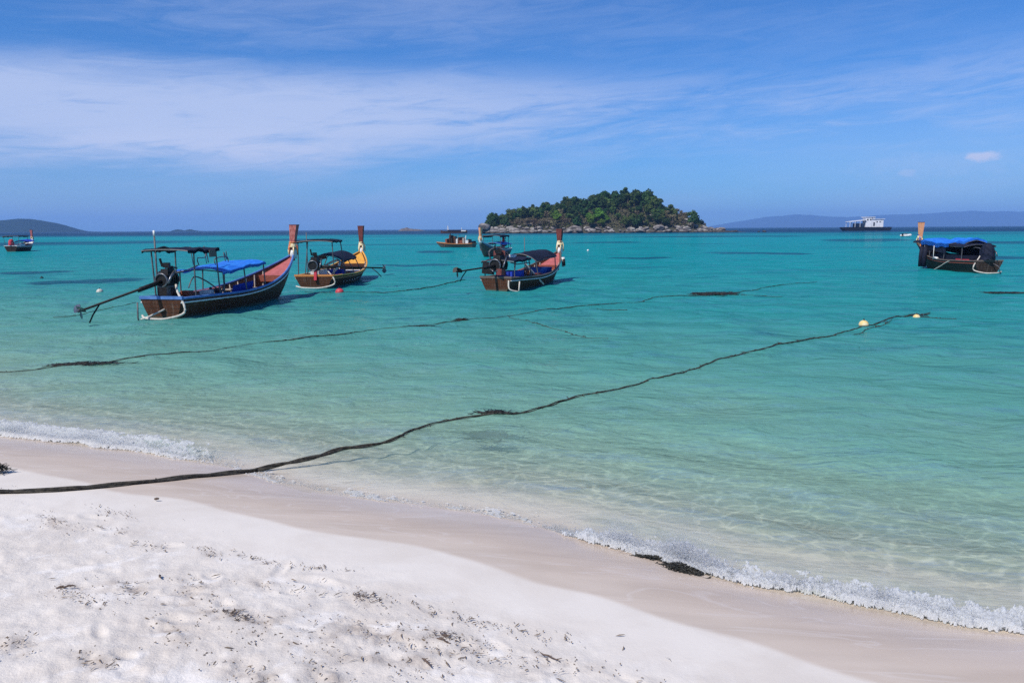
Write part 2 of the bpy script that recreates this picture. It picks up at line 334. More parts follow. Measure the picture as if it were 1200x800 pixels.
class MB:
    def __init__(s): s.v = []; s.f = []
    def add(s, vs, fs):
        b = len(s.v); s.v += [tuple(x) for x in vs]; s.f += [tuple(b + i for i in q) for q in fs]; return s
    def box(s, c, size, rot=None, taper=1.0):
        hx, hy, hz = size[0] / 2, size[1] / 2, size[2] / 2
        vs = []
        for z in (-hz, hz):
            k = 1.0 if z < 0 else taper
            for x, y in ((-hx, -hy), (hx, -hy), (hx, hy), (-hx, hy)): vs.append(Vector((x * k, y * k, z)))
        if rot is not None:
            M = rot if isinstance(rot, Matrix) else (Matrix.Rotation(rot[2], 3, 'Z') @ Matrix.Rotation(rot[1], 3, 'Y') @ Matrix.Rotation(rot[0], 3, 'X'))
            vs = [M @ q for q in vs]
        c = Vector(c)
        return s.add([q + c for q in vs], [(0, 3, 2, 1), (4, 5, 6, 7), (0, 1, 5, 4), (1, 2, 6, 5), (2, 3, 7, 6), (3, 0, 4, 7)])
    def tube(s, pts, r, n=6, caps=True, flat=1.0):
        pts = [Vector(p) for p in pts]; m = len(pts)
        rs = r if isinstance(r, (list, tuple)) else [r] * m
        b = len(s.v); up = Vector((0, 0, 1))
        for i, p in enumerate(pts):
            t = (pts[min(i + 1, m - 1)] - pts[max(i - 1, 0)])
            t = t.normalized() if t.length > 1e-9 else Vector((1, 0, 0))
            a = t.cross(up if abs(t.z) < 0.95 else Vector((1, 0, 0))).normalized(); c = a.cross(t).normalized()
            for k in range(n):
                w = 2 * math.pi * k / n
                s.v.append(tuple(p + a * math.cos(w) * rs[i] + c * math.sin(w) * rs[i] * flat))
        for i in range(m - 1):
            for k in range(n):
                k2 = (k + 1) % n
                s.f.append((b + i * n + k, b + i * n + k2, b + (i + 1) * n + k2, b + (i + 1) * n + k))
        if caps:
            s.f.append(tuple(b + k for k in range(n))[::-1]); s.f.append(tuple(b + (m - 1) * n + k for k in range(n)))
        return s
    def bar(s, a, b, r, n=6): return s.tube([a, b], r, n)
    def grid(s, rows, closed=False):
        b = len(s.v); m = len(rows); n = len(rows[0])
        for r_ in rows: s.v += [tuple(q) for q in r_]
        for i in range(m - 1):
            for j in range(n if closed else n - 1):
                j2 = (j + 1) % n
                s.f.append((b + i * n + j, b + i * n + j2, b + (i + 1) * n + j2, b + (i + 1) * n + j))
        return s
    def ball(s, c, r, nu=10, nv=7, sq=(1, 1, 1), jit=0.0):
        rows = []
        for i in range(nv + 1):
            th = math.pi * i / nv; row = []
            for j in range(nu):
                ph = 2 * math.pi * j / nu; k = r * (1 + jit * (random.random() - 0.5))
                row.append((c[0] + k * sq[0] * math.sin(th) * math.cos(ph), c[1] + k * sq[1] * math.sin(th) * math.sin(ph), c[2] + k * sq[2] * math.cos(th)))
            rows.append(row)
        return s.grid(rows, True)
    def torus(s, c, R0, r0, n=20, m=8, axis='z', sq=1.0):
        rows = []
        for i in range(n + 1):
            a = 2 * math.pi * i / n; row = []
            for j in range(m):
                w = 2 * math.pi * j / m; rr = R0 + r0 * math.cos(w); h = r0 * math.sin(w)
                x, y, z = rr * math.cos(a), rr * math.sin(a) * sq, h
                q = {'z': (x, y, z), 'y': (x, z, y), 'x': (z, x, y)}[axis]
                row.append((c[0] + q[0], c[1] + q[1], c[2] + q[2]))
            rows.append(row)
        return s.grid(rows, True)
    def plate(s, pts, th):
        """flat polygon (3D points) thickened downward"""
        n = len(pts); pts = [Vector(p) for p in pts]
        s_ = [p - Vector((0, 0, th)) for p in pts]
        return s.add(pts + s_, [tuple(range(n)), tuple(range(n, 2 * n))[::-1]] + [(i, n + i, n + (i + 1) % n, (i + 1) % n) for i in range(n)])
    def mesh(s, name, mat, smooth=False):
        me = bpy.data.meshes.new(name); me.from_pydata(s.v, [], s.f)
        if mat is not None: me.materials.append(mat)
        if smooth: me.polygons.foreach_set('use_smooth', [True] * len(me.polygons))
        me.update(); return me
    def build(s, name, mat, parent=None, smooth=False, loc=(0, 0, 0), rz=0.0):
        import bmesh
        me = s.mesh(name, mat, False)
        bm = bmesh.new(); bm.from_mesh(me); bmesh.ops.recalc_face_normals(bm, faces=bm.faces); bm.to_mesh(me); bm.free()
        if smooth: me.polygons.foreach_set('use_smooth', [True] * len(me.polygons))
        o = bpy.data.objects.new(name, me); o.location = loc; o.rotation_euler = (0, 0, rz); col.objects.link(o)
        if parent is not None: o.parent = parent
        return o

def np_mesh(name, V, F, mat, smooth=True, attrs=None):
    me = bpy.data.meshes.new(name)
    V = np.ascontiguousarray(V, np.float32); F = np.ascontiguousarray(F, np.int32)
    k = F.shape[1]
    me.vertices.add(len(V)); me.vertices.foreach_set('co', V.ravel())
    me.loops.add(F.size); me.loops.foreach_set('vertex_index', F.ravel())
    me.polygons.add(len(F)); me.polygons.foreach_set('loop_start', np.arange(0, F.size, k, dtype=np.int32))
    me.polygons.foreach_set('use_smooth', np.full(len(F), smooth))
    me.update(calc_edges=True)
    for an, av in (attrs or {}).items():
        a = me.attributes.new(an, 'FLOAT', 'POINT'); a.data.foreach_set('value', np.ascontiguousarray(av, np.float32).ravel())
    if mat: me.materials.append(mat)
    me.validate()
    o = bpy.data.objects.new(name, me); col.objects.link(o)
    return o
def grid_faces(m, n, wrap=False):
    i, j = np.meshgrid(np.arange(m - 1), np.arange(n if wrap else n - 1), indexing='ij'); j2 = (j + 1) % n
    return np.stack([i * n + j, i * n + j2, (i + 1) * n + j2, (i + 1) * n + j], -1).reshape(-1, 4)

# drifts of weed and leaf litter along the old tide line: x, y, direction, half length, half width
_cr = np.random.default_rng(77); CLUSTERS = []
for px_, py_, l_, w_ in ((275, 722, .55, .12), (300, 735, .4, .1), (350, 745, .5, .1), (430, 702, .25, .10), (415, 735, .4, .12), (470, 745, .35, .1), (520, 750, .3, .1), (330, 688, .3, .07), (230, 690, .25, .08),
                         (150, 690, .2, .08), (80, 690, .2, .07), (110, 620, .3, .07), (130, 600, .2, .05), (180, 640, .15, .05), (60, 610, .2, .05), (245, 648, .15, .05), (560, 770, .3, .08), (620, 770, .3, .07), (440, 780, .3, .1), (700, 785, .35, .06), (490, 775, .2, .07),
                         (15, 755, .12, .07), (95, 705, .2, .05), (200, 740, .2, .06), (110, 775, .15, .05), (300, 790, .3, .07), (380, 790, .2, .06), (500, 715, .18, .05), (560, 730, .2, .05), (640, 745, .2, .05), (370, 665, .2, .04), (300, 655, .2, .04)):
    P_ = ground_pt(px_, py_); CLUSTERS.append((P_.x, P_.y, math.atan2(D[1], D[0]) + _cr.normal(0, .18), l_, w_))

# ------------------------------------------------------------------ sand: beach and sea bed, one sheet
def build_sand():
    rr = np.concatenate([[0.0, 0.4, 0.8], np.geomspace(1.2, 15, 400), np.geomspace(15, 16000, 90)[1:]])
    azs = np.concatenate([np.linspace(-58, 58, 640), np.linspace(58, 302, 122)[1:-1]]) * math.pi / 180
    RR, AA = np.meshgrid(rr, azs, indexing='ij')
    X, Y = RR * np.sin(AA), RR * np.cos(AA)
    u, s = us(X, Y); sg = s - s0(u); Z = ground_base(sg)
    we = wet_edge(u)
    dry = we - sg                                   # metres landward of the damp edge
    wet = sstep(-dry, -0.03, 0.05) * (.80 + .20 * sstep(-dry, .1, .6))
    wet = np.where(RR > 300, 1, wet) * (1 - 0.72 * sstep(sg, -0.02, 0.5))
    tram = sstep(dry, 0.25, 1.3)
    near = 1 - sstep(RR, 12, 30)
    # trodden lumps, rougher where weed and leaves have gathered
    lit = np.zeros_like(Z)
    for cx_, cy_, ca_, rl, rw in CLUSTERS:
        k0, k1 = np.searchsorted(rr, max(.5, math.hypot(cx_, cy_) - 1.6)), np.searchsorted(rr, math.hypot(cx_, cy_) + 1.6)
        dx, dy = X[k0:k1, :640] - cx_, Y[k0:k1, :640] - cy_
        lit[k0:k1, :640] = np.maximum(lit[k0:k1, :640], np.exp(-((dx * math.cos(ca_) + dy * math.sin(ca_)) / rl) ** 2 - ((-dx * math.sin(ca_) + dy * math.cos(ca_)) / rw) ** 2))
    lit = lit * tram * sstep(fbm(X * 5, Y * 5, 15, 4), .36, .62)
    Z = Z + near * tram * (0.028 * (fbm(X * 1.5, Y * 1.5, 3, 3) - 0.5) + (0.020 + .040 * lit) * (fbm(X * 11, Y * 11, 9, 4, 0.62) - 0.5) + .030 * np.maximum(0, fbm(X * 4.5, Y * 4.5, 13, 4, .6) - .56))
    Z = Z + near * (1 - tram) * 0.010 * (fbm(X * 1.4, Y * 1.4, 5, 3) - 0.5)
    # foot prints and scuffs, half filled in again
    pr = np.zeros_like(Z); rs = np.random.default_rng(11)
    for _ in range(460):
        uu = rs.uniform(-12, 6); dd = rs.uniform(0.7, 7.5)
        x, y = uv_xy(uu, float(wet_edge(np.array(uu))) - dd)
        if y < 1.5 or abs(math.atan2(x, y)) > 1.0 or math.hypot(x, y) > 13: continue
        a = rs.normal(math.atan2(D[1], D[0]), 0.6); L_, B_ = rs.uniform(0.05, 0.13), rs.uniform(0.03, 0.06); dp = rs.uniform(0.005, 0.015)
        r_ = math.hypot(x, y); i0 = np.searchsorted(rr, r_ - 0.6); i1 = np.searchsorted(rr, r_ + 0.6)
        dx, dy = X[i0:i1, :640] - x, Y[i0:i1, :640] - y
        nz = fbm(dx * 9 + rs.uniform(0, 50), dy * 9, 17, 3) * 1.5 + .25
        p_ = (dx * math.cos(a) + dy * math.sin(a)) / L_; q_ = (-dx * math.sin(a) + dy * math.cos(a)) / B_
        e = (p_ * p_ + q_ * q_) * nz
        pr[i0:i1, :640] += -dp * np.exp(-e ** 1.4) + dp * 0.5 * np.exp(-((np.sqrt(e) - 1.5) / 0.42) ** 2) * nz
    Z = Z + pr * near
    # ripples on the shallow bottom
    Z = Z + near * sstep(sg, 0.5, 2.0) * 0.018 * np.sin((s * 14 + 5 * fbm(X * .8, Y * .8, 21, 3)))
    V = np.stack([X, Y, Z], -1).reshape(-1, 3)
    F = grid_faces(len(rr), len(azs), True)
    o = np_mesh('sand', V, F, sand_material(), True, {'wet': wet, 'trampled': tram, 'litter': lit, 'film': sstep(sg, -.75 - .35 * fbm(u * .8, u * 0, 23, 3), -.05)})
    tag(o, kind='structure')
    return (rr, azs, Z)
build_sand()

# ------------------------------------------------------------------ water
U_R = [us(*at_z(640, 620)[:2])[0], us(*at_z(1197, 744)[:2])[0]]
U_L = [us(*at_z(-260, 500)[:2])[0], us(*at_z(262, 548)[:2])[0]]
def breaker(u):
    r_ = sstep(u, U_R[0] - 0.15, U_R[0] + 0.5) * (1 - sstep(u, U_R[1] + 0.1, U_R[1] + 0.5))
    l_ = sstep(u, U_L[0] - 4, U_L[0]) * (1 - sstep(u, U_L[1] - 1.2, U_L[1] + 0.3))
    return np.maximum(r_ * 0.9, l_)
_wr = np.random.default_rng(5); WAVES = []
for _ in range(34):
    lam = float(np.exp(_wr.uniform(math.log(0.35), math.log(4.5)))); th = _wr.normal(-2.0, 0.95)
    WAVES.append((2 * math.pi / lam, th, _wr.uniform(0, 6.28), 0.0027 * lam ** 0.9, lam))
def water_z(X, Y, sg, u, rng_):
    z = np.zeros_like(X)
    for k, th, ph, a, lam in WAVES:
        fade = 1 - sstep(rng_, 18 * lam, 60 * lam)
        z = z + a * fade * np.sin(k * (X * math.cos(th) + Y * math.sin(th)) + ph + 0.9 * np.sin(0.35 * X + 0.5 * Y + ph))
    z = z * (0.15 + 0.85 * sstep(sg, 0.1, 3.5))
    b = breaker(u)
    wob = 0.10 * (fbm(u * 1.3, sg * 0.3, 31, 3) - 0.5)
    z = z + b * 0.055 * np.exp(-((sg - 0.36 - wob) / 0.22) ** 2) * (0.6 + 0.8 * fbm(u * 2.3, u * 0, 33, 3))
    z = z + 0.020 * np.exp(-((sg - 1.15 - wob * 2) / 0.22) ** 2) + 0.025 * np.exp(-((sg - 2.3 + wob * 4) / 0.3) ** 2)
    # the thin run-up: the edge of the film wanders
    z = z + 0.022 * (fbm(u * 0.9, u * 0 + 3, 41, 4) - 0.5) * np.exp(-(sg / 0.6) ** 2)
    return z
def build_water():
    rr = np.concatenate([np.geomspace(2.2, 70, 560), np.geomspace(70, 14000, 260)[1:]])
    azs = np.concatenate([np.linspace(-100, -58, 50)[:-1], np.linspace(-58, 58, 640), np.linspace(58, 100, 50)[1:]]) * math.pi / 180
    RR, AA = np.meshgrid(rr, azs, indexing='ij'); X, Y = RR * np.sin(AA), RR * np.cos(AA)
    u, s = us(X, Y); sg = s - s0(u)
    Z = water_z(X, Y, sg, u, RR)
    far_deep = Y                                     # out in the bay the bottom falls away with distance from the beach
    base = ground_base(np.where(RR > 40, np.maximum(sg, 0.1), sg))
    wob = 90 * (fbm(X * 0.004, Y * 0.004, 51, 4) - 0.5)
    deep = np.interp(far_deep + wob * sstep(RR, 80, 300), [0, 330, 430, 620, 900, 20000], [0, 0, 3, 12, 34, 38])
    d = np.maximum(Z - base, 0) + deep * sstep(RR, 150, 320)
    gr = np.zeros_like(Z)
    for px0, px1, py0, py1 in ((-160, 250, 283, 289), (230, 420, 279.5, 283), (0, 90, 315, 320), (40, 170, 325, 331), (430, 560, 309, 313), (700, 800, 300, 303), (820, 960, 296, 299), (1090, 1260, 300, 305), (730, 960, 276, 278), (960, 1070, 279, 284), (1130, 1300, 282, 287), (480, 540, 293, 297), (660, 760, 283, 285)):
        cx_ = (px0 + px1) / 2; hw = (px1 - px0) / 2; A0, A1 = at_z(cx_, py0), at_z(cx_, py1)
        ang_ = math.atan2(A0.x, A0.y); rc, rh = (math.hypot(*A0[:2]) + math.hypot(*A1[:2])) / 2, abs(A0.length - A1.length) / 2
        gr = np.maximum(gr, np.exp(-((AA - ang_) * FPX / hw) ** 4 - ((RR - rc + 14 * (fbm(X * .03, Y * .01, 57, 3) - .5)) / (rh * 1.15)) ** 2))
    V = np.stack([X, Y, Z], -1).reshape(-1, 3)
    F = grid_faces(len(rr), len(azs))
    keep = (sg.ravel()[F].max(1) > -1.2)
    o = np_mesh('water', V, F[keep], water_material(), True, {'depth': d, 'range': RR, 'grass': gr})
    tag(o, kind='structure')
build_water()

# ------------------------------------------------------------------ far land
def land_mat():
    return pmat('far_land', (0.010, 0.024, 0.016), 0.95, (0.016, 0.030, 0.018), 0.02, spec=0.05)
def ridge(name, prof, Y, depth, seed, mat, rough=0.12, n=240, m=24, hs_k=1.0):
    """a long hill: prof = [(photo x, height in m)] at distance Y"""
    Y *= hs_k; depth *= hs_k; prof = [(a, b * hs_k * (.78 if hs_k > 1 else 1)) for a, b in prof]
    xs = np.array([at_y(p_[0], 268, Y).x for p_ in prof]); hs = np.array([p_[1] for p_ in prof])
    x = np.linspace(xs[0], xs[-1], n); h = np.interp(x, xs, hs)
    k = np.ones(7) / 7; h = np.convolve(np.pad(h, 3, 'edge'), k, 'valid')
    t = np.linspace(-1, 1, m); XX, TT = np.meshgrid(x, t, indexing='ij')
    HH = np.repeat(h[:, None], m, 1)
    sc = max(hs) * 1.4
    Z = HH * np.cos(TT * math.pi / 2) ** 0.8 * (1 + rough * 2 * (fbm(XX / sc, TT * depth / sc, seed, 5) - 0.5)) + rough * 0.35 * HH * (fbm(XX / sc * 5, TT * depth / sc * 5, seed + 4, 3) - 0.5) - 1.0
    V = np.stack([XX, Y + TT * depth, Z], -1).reshape(-1, 3)
    o = np_mesh(name, V, grid_faces(n, m), mat, True)
    return tag(o, kind='structure')
ridge('hills', [(835, 0), (850, 60), (880, 120), (905, 178), (930, 190), (960, 175), (985, 150), (1010, 165), (1050, 185), (1090, 200), (1130, 225), (1165, 232), (1200, 225), (1260, 170), (1340, 120), (1450, 0)], 9500, 900, 71, land_mat(), hs_k=1.45)
ridge('headland', [(-420, 0), (-300, 45), (-160, 58), (-80, 52), (-30, 57), (0, 56), (12, 58), (24, 64), (36, 63), (45, 56), (56, 48), (63, 43), (69, 31), (75, 17), (80, 8), (85, 3), (88, 3), (91, 9), (93, 4), (95, 8), (97, 0)], 3600, 220, 73, land_mat(), 0.05, hs_k=1.0)
ridge('skerry', [(203, 0), (206, 10), (211, 11), (213, 4), (219, 5), (223, 12), (226, 7), (232, 3), (240, 0)], 3600, 60, 75, land_mat(), 0.3, 60, 12)
ridge('reef_rock', [(466, 0), (470, 5.5), (475, 7.5), (481, 5), (487, 4.5), (494, 3), (501, 0)], 1500, 12, 77, pmat('reef_stone', (0.17, 0.14, 0.12), 0.9, (0.07, 0.06, 0.05), 0.3), 0.4, 60, 12)

# ------------------------------------------------------------------ the wooded islet
IY = 487.0; KX = IY / FPX
def ix(px): return at_y(px, 270, IY).x
SIL = [(560, 0), (566, 9), (583, 18), (605, 27), (624, 30), (640, 32), (660, 36), (679, 40), (701, 43), (726, 47), (737, 48), (759, 45), (770, 38), (778, 31), (795, 29), (803, 22), (822, 14), (832, 6), (845, 2), (862, 0.8), (878, 0)]
_ixs = np.array([ix(a) for a, b in SIL]); _ih = np.array([max(b - 12.5, b * 0.28) * KX for a, b in SIL])
def islet_h(x, y):
    h = np.interp(x, _ixs, _ih); t = (y - IY) / 48.0
    # waterline nearer on the front face
    return h * np.clip(1 - np.abs(t) ** 1.7, -0.4, 1) + 1.1 * np.clip(1 - t * t, -1, 1) * sstep(x, _ixs[0] - 2, _ixs[0] + 8) * (1 - sstep(x, _ixs[-1] - 25, _ixs[-1])) - 0.6
def build_islet():
    x = np.linspace(_ixs[0] - 3, _ixs[-1] + 3, 200); y = np.linspace(IY - 52, IY + 52, 80)
    XX, YY = np.meshgrid(x, y, indexing='ij')
    Z = islet_h(XX, YY) + 1.2 * (fbm(XX * 0.15, YY * 0.15, 81, 4) - 0.5)
    o = np_mesh('islet', np.stack([XX, YY, Z], -1).reshape(-1, 3), grid_faces(200, 80), pmat('islet_ground', (0.075, 0.062, 0.042), 0.95, (0.045, 0.048, 0.025), 0.12), True)
    tag(o, kind='structure')
build_islet()

def boulder_mesh(seed):
    import bmesh
    rs = random.Random(seed)
    bm = bmesh.new(); bmesh.ops.create_icosphere(bm, subdivisions=3, radius=1.0)
    planes = [(Vector((rs.gauss(0, 1), rs.gauss(0, 1), rs.gauss(0, 1))).normalized(), rs.uniform(0.62, 0.9)) for _ in range(9)]
    for v in bm.verts:
        for nrm, dd in planes:
            k = v.co.dot(nrm)
            if k > dd: v.co -= nrm * (k - dd) * 0.85
        v.co *= 1 + 0.05 * math.sin(v.co.x * 7 + seed) * math.sin(v.co.y * 6) * math.sin(v.co.z * 8)
    me = bpy.data.meshes.new('boulder'); bm.to_mesh(me); bm.free()
    me.materials.append(granite); me.polygons.foreach_set('use_smooth', [True] * len(me.polygons))
    return me
def granite_mat():
    m = pmat('granite', (0.30, 0.27, 0.25), 0.9, (0.05, 0.043, 0.038), 1.3, (1, 1, 1.8), spec=0.15, bump=0.4, per_obj=0.9)
    T = NT(m.node_tree); b = next(n for n in m.node_tree.nodes if n.type == 'BSDF_PRINCIPLED'); src = b.inputs['Base Color'].links[0].from_socket
    g = T.n('ShaderNodeNewGeometry'); sp = T.n('ShaderNodeSeparateXYZ'); T.l(g.outputs['Position'], sp.inputs[0])
    nz = T.noise(g.outputs['Position'], 0.5, 3); k = T.m('SUBTRACT', 1.0, T.ss(T.m('MULTIPLY_ADD', nz, -1.0, sp.outputs[2]), 0.1, 0.7))
    T.l(T.mixc(T.m('MULTIPLY', k, 0.85), src, (0.03, 0.027, 0.022)), b.inputs['Base Color'])
    return m
granite = granite_mat()

boulders = [boulder_mesh(i) for i in range(6)]
def place_boulder(x, y, z, r, label, group):
    o = bpy.data.objects.new('boulder', random.choice(boulders)); col.objects.link(o)
    o.location = (x, y, z); o.scale = (r * random.uniform(1.0, 1.7), r * random.uniform(0.8, 1.3), r * random.uniform(0.5, 0.85))
    o.rotation_euler = (random.uniform(-.2, .2), random.uniform(-.2, .2), random.uniform(0, 6.28))
    tag(o, label, 'rock', group)
def front_y(x, z):
    ys = np.linspace(IY - 51, IY, 120); hs = islet_h(np.full(120, x), ys)
    k = np.argmax(hs > z); return float(ys[k])
for i in range(210):
    px = random.uniform(565, 866); x = ix(px); z0 = random.choice([0.1, 0.1, 0.5, 1.1, 1.8, 2.6]) if px < 826 else 0.1
    y = front_y(x, z0) + random.uniform(-2.0, 1.0)
    r = min(3.2, 0.55 + random.gammavariate(1.6, .55)) if px < 815 else random.uniform(0.5, 1.2)
    place_boulder(x, y, max(z0, 0.0) + r * random.uniform(-0.1, 0.3), r, 'pale weathered granite boulder in the jumble along the waterline of the wooded islet', 'boulders along the islet shore')
for i in range(52):
    px = random.uniform(776, 834); x = ix(px); h = float(np.interp(x, _ixs, _ih)); z0 = random.uniform(1, max(1.5, h * 0.95))
    y = front_y(x, min(z0, h * 0.92)); r = random.uniform(0.9, 2.0)
    place_boulder(x, y, z0 + 0.3, r, 'grey boulder high on the bare right hand slope of the islet', 'boulders on the islet slope')
for i in range(30):
    px = random.uniform(570, 655); x = ix(px); h = float(np.interp(x, _ixs, _ih)); z0 = random.uniform(2.0, max(2.5, h * 0.8))
    y = front_y(x, min(z0, h * 0.9)); r = random.uniform(0.8, 1.9)
    place_boulder(x, y, z0 + 0.5, r, 'grey brown boulder among dry scrub on the left hand slope of the islet', 'boulders on the left slope of the islet')
for px, zz, r, lb in ((757, 8.5, 4.6, 'largest grey rock face, set among trees right of the islet summit'), (571, 3.6, 3.4, 'dark rock bluff at the left tip of the islet'), (790, 7.0, 3.4, 'tall leaning grey rock between shrubs on the right shoulder of the islet')):
    x = ix(px); y = front_y(x, zz); place_boulder(x, y, zz, r, lb, None)

# trees
def leaf_mat(name, c, c2): return pmat(name, c, 0.75, c2, 0.55, spec=0.15, per_obj=0.55)
bark = pmat('bark', (0.16, 0.12, 0.09), 0.9, (0.08, 0.06, 0.045), 3.0)
def crown_mesh(seed, mat, rx, rz, clumps, leaves, size, sparse=0.0):
    rs = np.random.default_rng(seed); V = []; F = []
    for c in range(clumps):
        th = rs.uniform(0, 6.28); q = rs.uniform(-0.75, 1); w = math.sqrt(max(0.02, 1 - q * q)) * rs.uniform(0.35, 0.95)
        cc = np.array([math.cos(th) * w * rx * 0.75, math.sin(th) * w * rx * 0.75, q * rz * 0.72]); cr = rs.uniform(0.30, 0.52) * rx
        n = int(leaves * rs.uniform(0.7, 1.3))
        dv = rs.normal(size=(n, 3)); dv /= np.linalg.norm(dv, axis=1)[:, None]
        pt = cc + dv * cr * (rs.uniform(0.25, 1.0, (n, 1)) ** 0.5) * np.array([1, 1, 0.75])
        for k in range(n):
            nn = dv[k] * 0.9 + rs.normal(size=3) * 0.5 + np.array([0, 0, 0.35]); nn /= np.linalg.norm(nn)
            a = np.cross(nn, rs.normal(size=3)); a /= np.linalg.norm(a); b = np.cross(nn, a); s_ = size * rs.uniform(0.6, 1.4)
            i0 = len(V); V += [pt[k] - a * s_ , pt[k] - b * s_ * .55, pt[k] + a * s_, pt[k] + b * s_ * .55]; F.append((i0, i0 + 1, i0 + 2, i0 + 3))
    me = bpy.data.meshes.new('crown'); me.from_pydata([tuple(v) for v in V], [], F); me.materials.append(mat); me.update()
    return me
def trunk_mesh(seed, h, limbs=4):
    rs = random.Random(seed); b = MB()
    b.tube([(0, 0, -1.2), (0.1, 0.05, h * 0.35), (rs.uniform(-.3, .3), rs.uniform(-.3, .3), h * 0.72)], [0.26, 0.18, 0.11], 6)
    for k in range(limbs):
        a = rs.uniform(0, 6.28); z = h * rs.uniform(0.3, 0.6); e = rs.uniform(0.7, 1.5)
        b.tube([(0.05, 0.02, z), (math.cos(a) * e * .6, math.sin(a) * e * .6, z + h * .2), (math.cos(a) * e * 1.2, math.sin(a) * e * 1.2, z + h * .4)], [0.10, 0.06, 0.03], 5)
    return b.mesh('trunk', bark, True)
L_DARK = leaf_mat('dark_leaves', (0.040, 0.080, 0.020), (0.022, 0.046, 0.013))
L_MID = leaf_mat('mid_leaves', (0.088, 0.128, 0.030), (0.045, 0.074, 0.018))
L_BRIGHT = leaf_mat('bright_leaves', (0.10, 0.20, 0.022), (0.060, 0.135, 0.016))
L_DRY = leaf_mat('dry_leaves', (0.175, 0.140, 0.080), (0.105, 0.090, 0.050))
KINDS = {
    'dark': ([crown_mesh(100 + i, L_DARK, 3.1, 2.6, 10, 85, 0.42) for i in range(3)], 'dark green dense round topped tree in the wood on the islet', 'dark evergreen trees on the islet'),
    'mid': ([crown_mesh(120 + i, L_MID, 3.0, 2.2, 9, 75, 0.40) for i in range(3)], 'mid green loose crowned tree in the wood on the islet', 'mid green trees on the islet'),
    'bright': ([crown_mesh(140 + i, L_BRIGHT, 2.9, 2.2, 9, 85, 0.42) for i in range(2)], 'bright fresh green bushy tree low on the front slope of the islet', 'bright green trees on the islet'),
    'dry': ([crown_mesh(160 + i, L_DRY, 2.6, 1.8, 7, 34, 0.34) for i in range(2)], 'greyish brown sparse dry tree on the islet', 'dry trees on the islet'),
}
trunks = [trunk_mesh(200 + i, 4.6) for i in range(3)]
def place_tree(x, y, z, kind, s=1.0, label=None, group=True):
    crowns, lb, gp = KINDS[kind]
    r = empty('tree', (x, y, z), random.uniform(0, 6.28), label or lb, 'tree', gp if group else None)
    r.scale = (s, s, s * random.uniform(0.9, 1.15))
    for nm, me, loc in (('trunk', random.choice(trunks), (0, 0, 0)), ('crown', random.choice(crowns), (0, 0, 4.0))):
        o = bpy.data.objects.new(nm, me); o.location = loc; o.parent = r; col.objects.link(o)
n_t = 0; spots = []
while n_t < 295:
    px = random.uniform(572, 826); x = ix(px); y = random.uniform(IY - 47, IY + 12)
    h = float(islet_h(np.array(x), np.array(y)))
    if h < 2.2: continue
    if px > 786 and random.random() < .6: continue
    if any((x - a) ** 2 + (y - b) ** 2 < 1.9 ** 2 for a, b in spots): continue
    spots.append((x, y)); n_t += 1
    q = random.random(); frac = h / max(1, float(np.interp(x, _ixs, _ih)))
    if 682 < px < 712 and frac < 0.5: kind = 'bright'
    elif px < 660 and q < 0.62 and frac < 0.75: kind = 'dry'
    elif px > 778 and q < 0.6: kind = 'dry'
    elif frac > 0.62: kind = 'dark' if q < 0.68 else 'mid'
    else: kind = 'mid' if q < 0.45 else ('dark' if q < 0.82 else ('dry' if q < 0.95 else 'bright'))
    place_tree(x, y, h - 0.4, kind, random.choice((.7, .85, .95, 1.05, 1.25)) * random.uniform(.9, 1.1) * (0.85 if kind == 'dry' else 1))
for px, kind, s, lb in ((624, 'dark', 1.15, 'dark round tree standing above the left shoulder skyline of the islet'),
                        (653, 'dry', 0.95, 'thin bare topped tree poking above the skyline left of the islet summit'),
                        (731, 'dark', 1.30, 'big dark tree on the islet summit, the left of its two crowns'),
                        (757, 'dark', 1.30, 'big dark tree on the islet summit, the right of its two crowns'),
                        (801, 'dry', 1.1, 'pale feathery dry tree on the right shoulder skyline of the islet')):
    x = ix(px); h = float(islet_h(np.array(x), np.array(IY - 4))); place_tree(x, IY - 4, h - 0.3, kind, s, lb, False)
x = ix(671); yb = front_y(x, 4.0); place_tree(x, yb, 2.6, 'bright', 0.85, 'small yellow green bush just above the boulders in the middle of the islet', False)
def undergrowth():
    rs = np.random.default_rng(91); V = []; F = []
    cnt = 0
    while cnt < 16000:
        x = rs.uniform(_ixs[0] + 3, ix(832)); y = rs.uniform(IY - 48, IY + 20); h = float(islet_h(np.array(x), np.array(y)))
        if h < 2.4: continue
        cnt += 1
        nn = rs.normal(size=3) + np.array([0, -.3, .8]); nn /= np.linalg.norm(nn); a = np.cross(nn, rs.normal(size=3)); a /= np.linalg.norm(a); b = np.cross(nn, a); s_ = rs.uniform(0.35, 0.8)
        p_ = np.array([x, y, h + rs.uniform(0, 1.6)]); i0 = len(V); V += [p_ - a * s_, p_ - b * s_ * .6, p_ + a * s_, p_ + b * s_ * .6]; F.append((i0, i0 + 1, i0 + 2, i0 + 3))
    o = np_mesh('undergrowth', np.array(V), np.array(F), pmat('shrub_leaves', (0.075, 0.085, 0.030), 0.8, (0.115, 0.095, 0.055), 0.12, spec=0.1), False)
    tag(o, 'low scrub covering the slopes of the islet between its trees', 'undergrowth', None, 'stuff')
undergrowth()

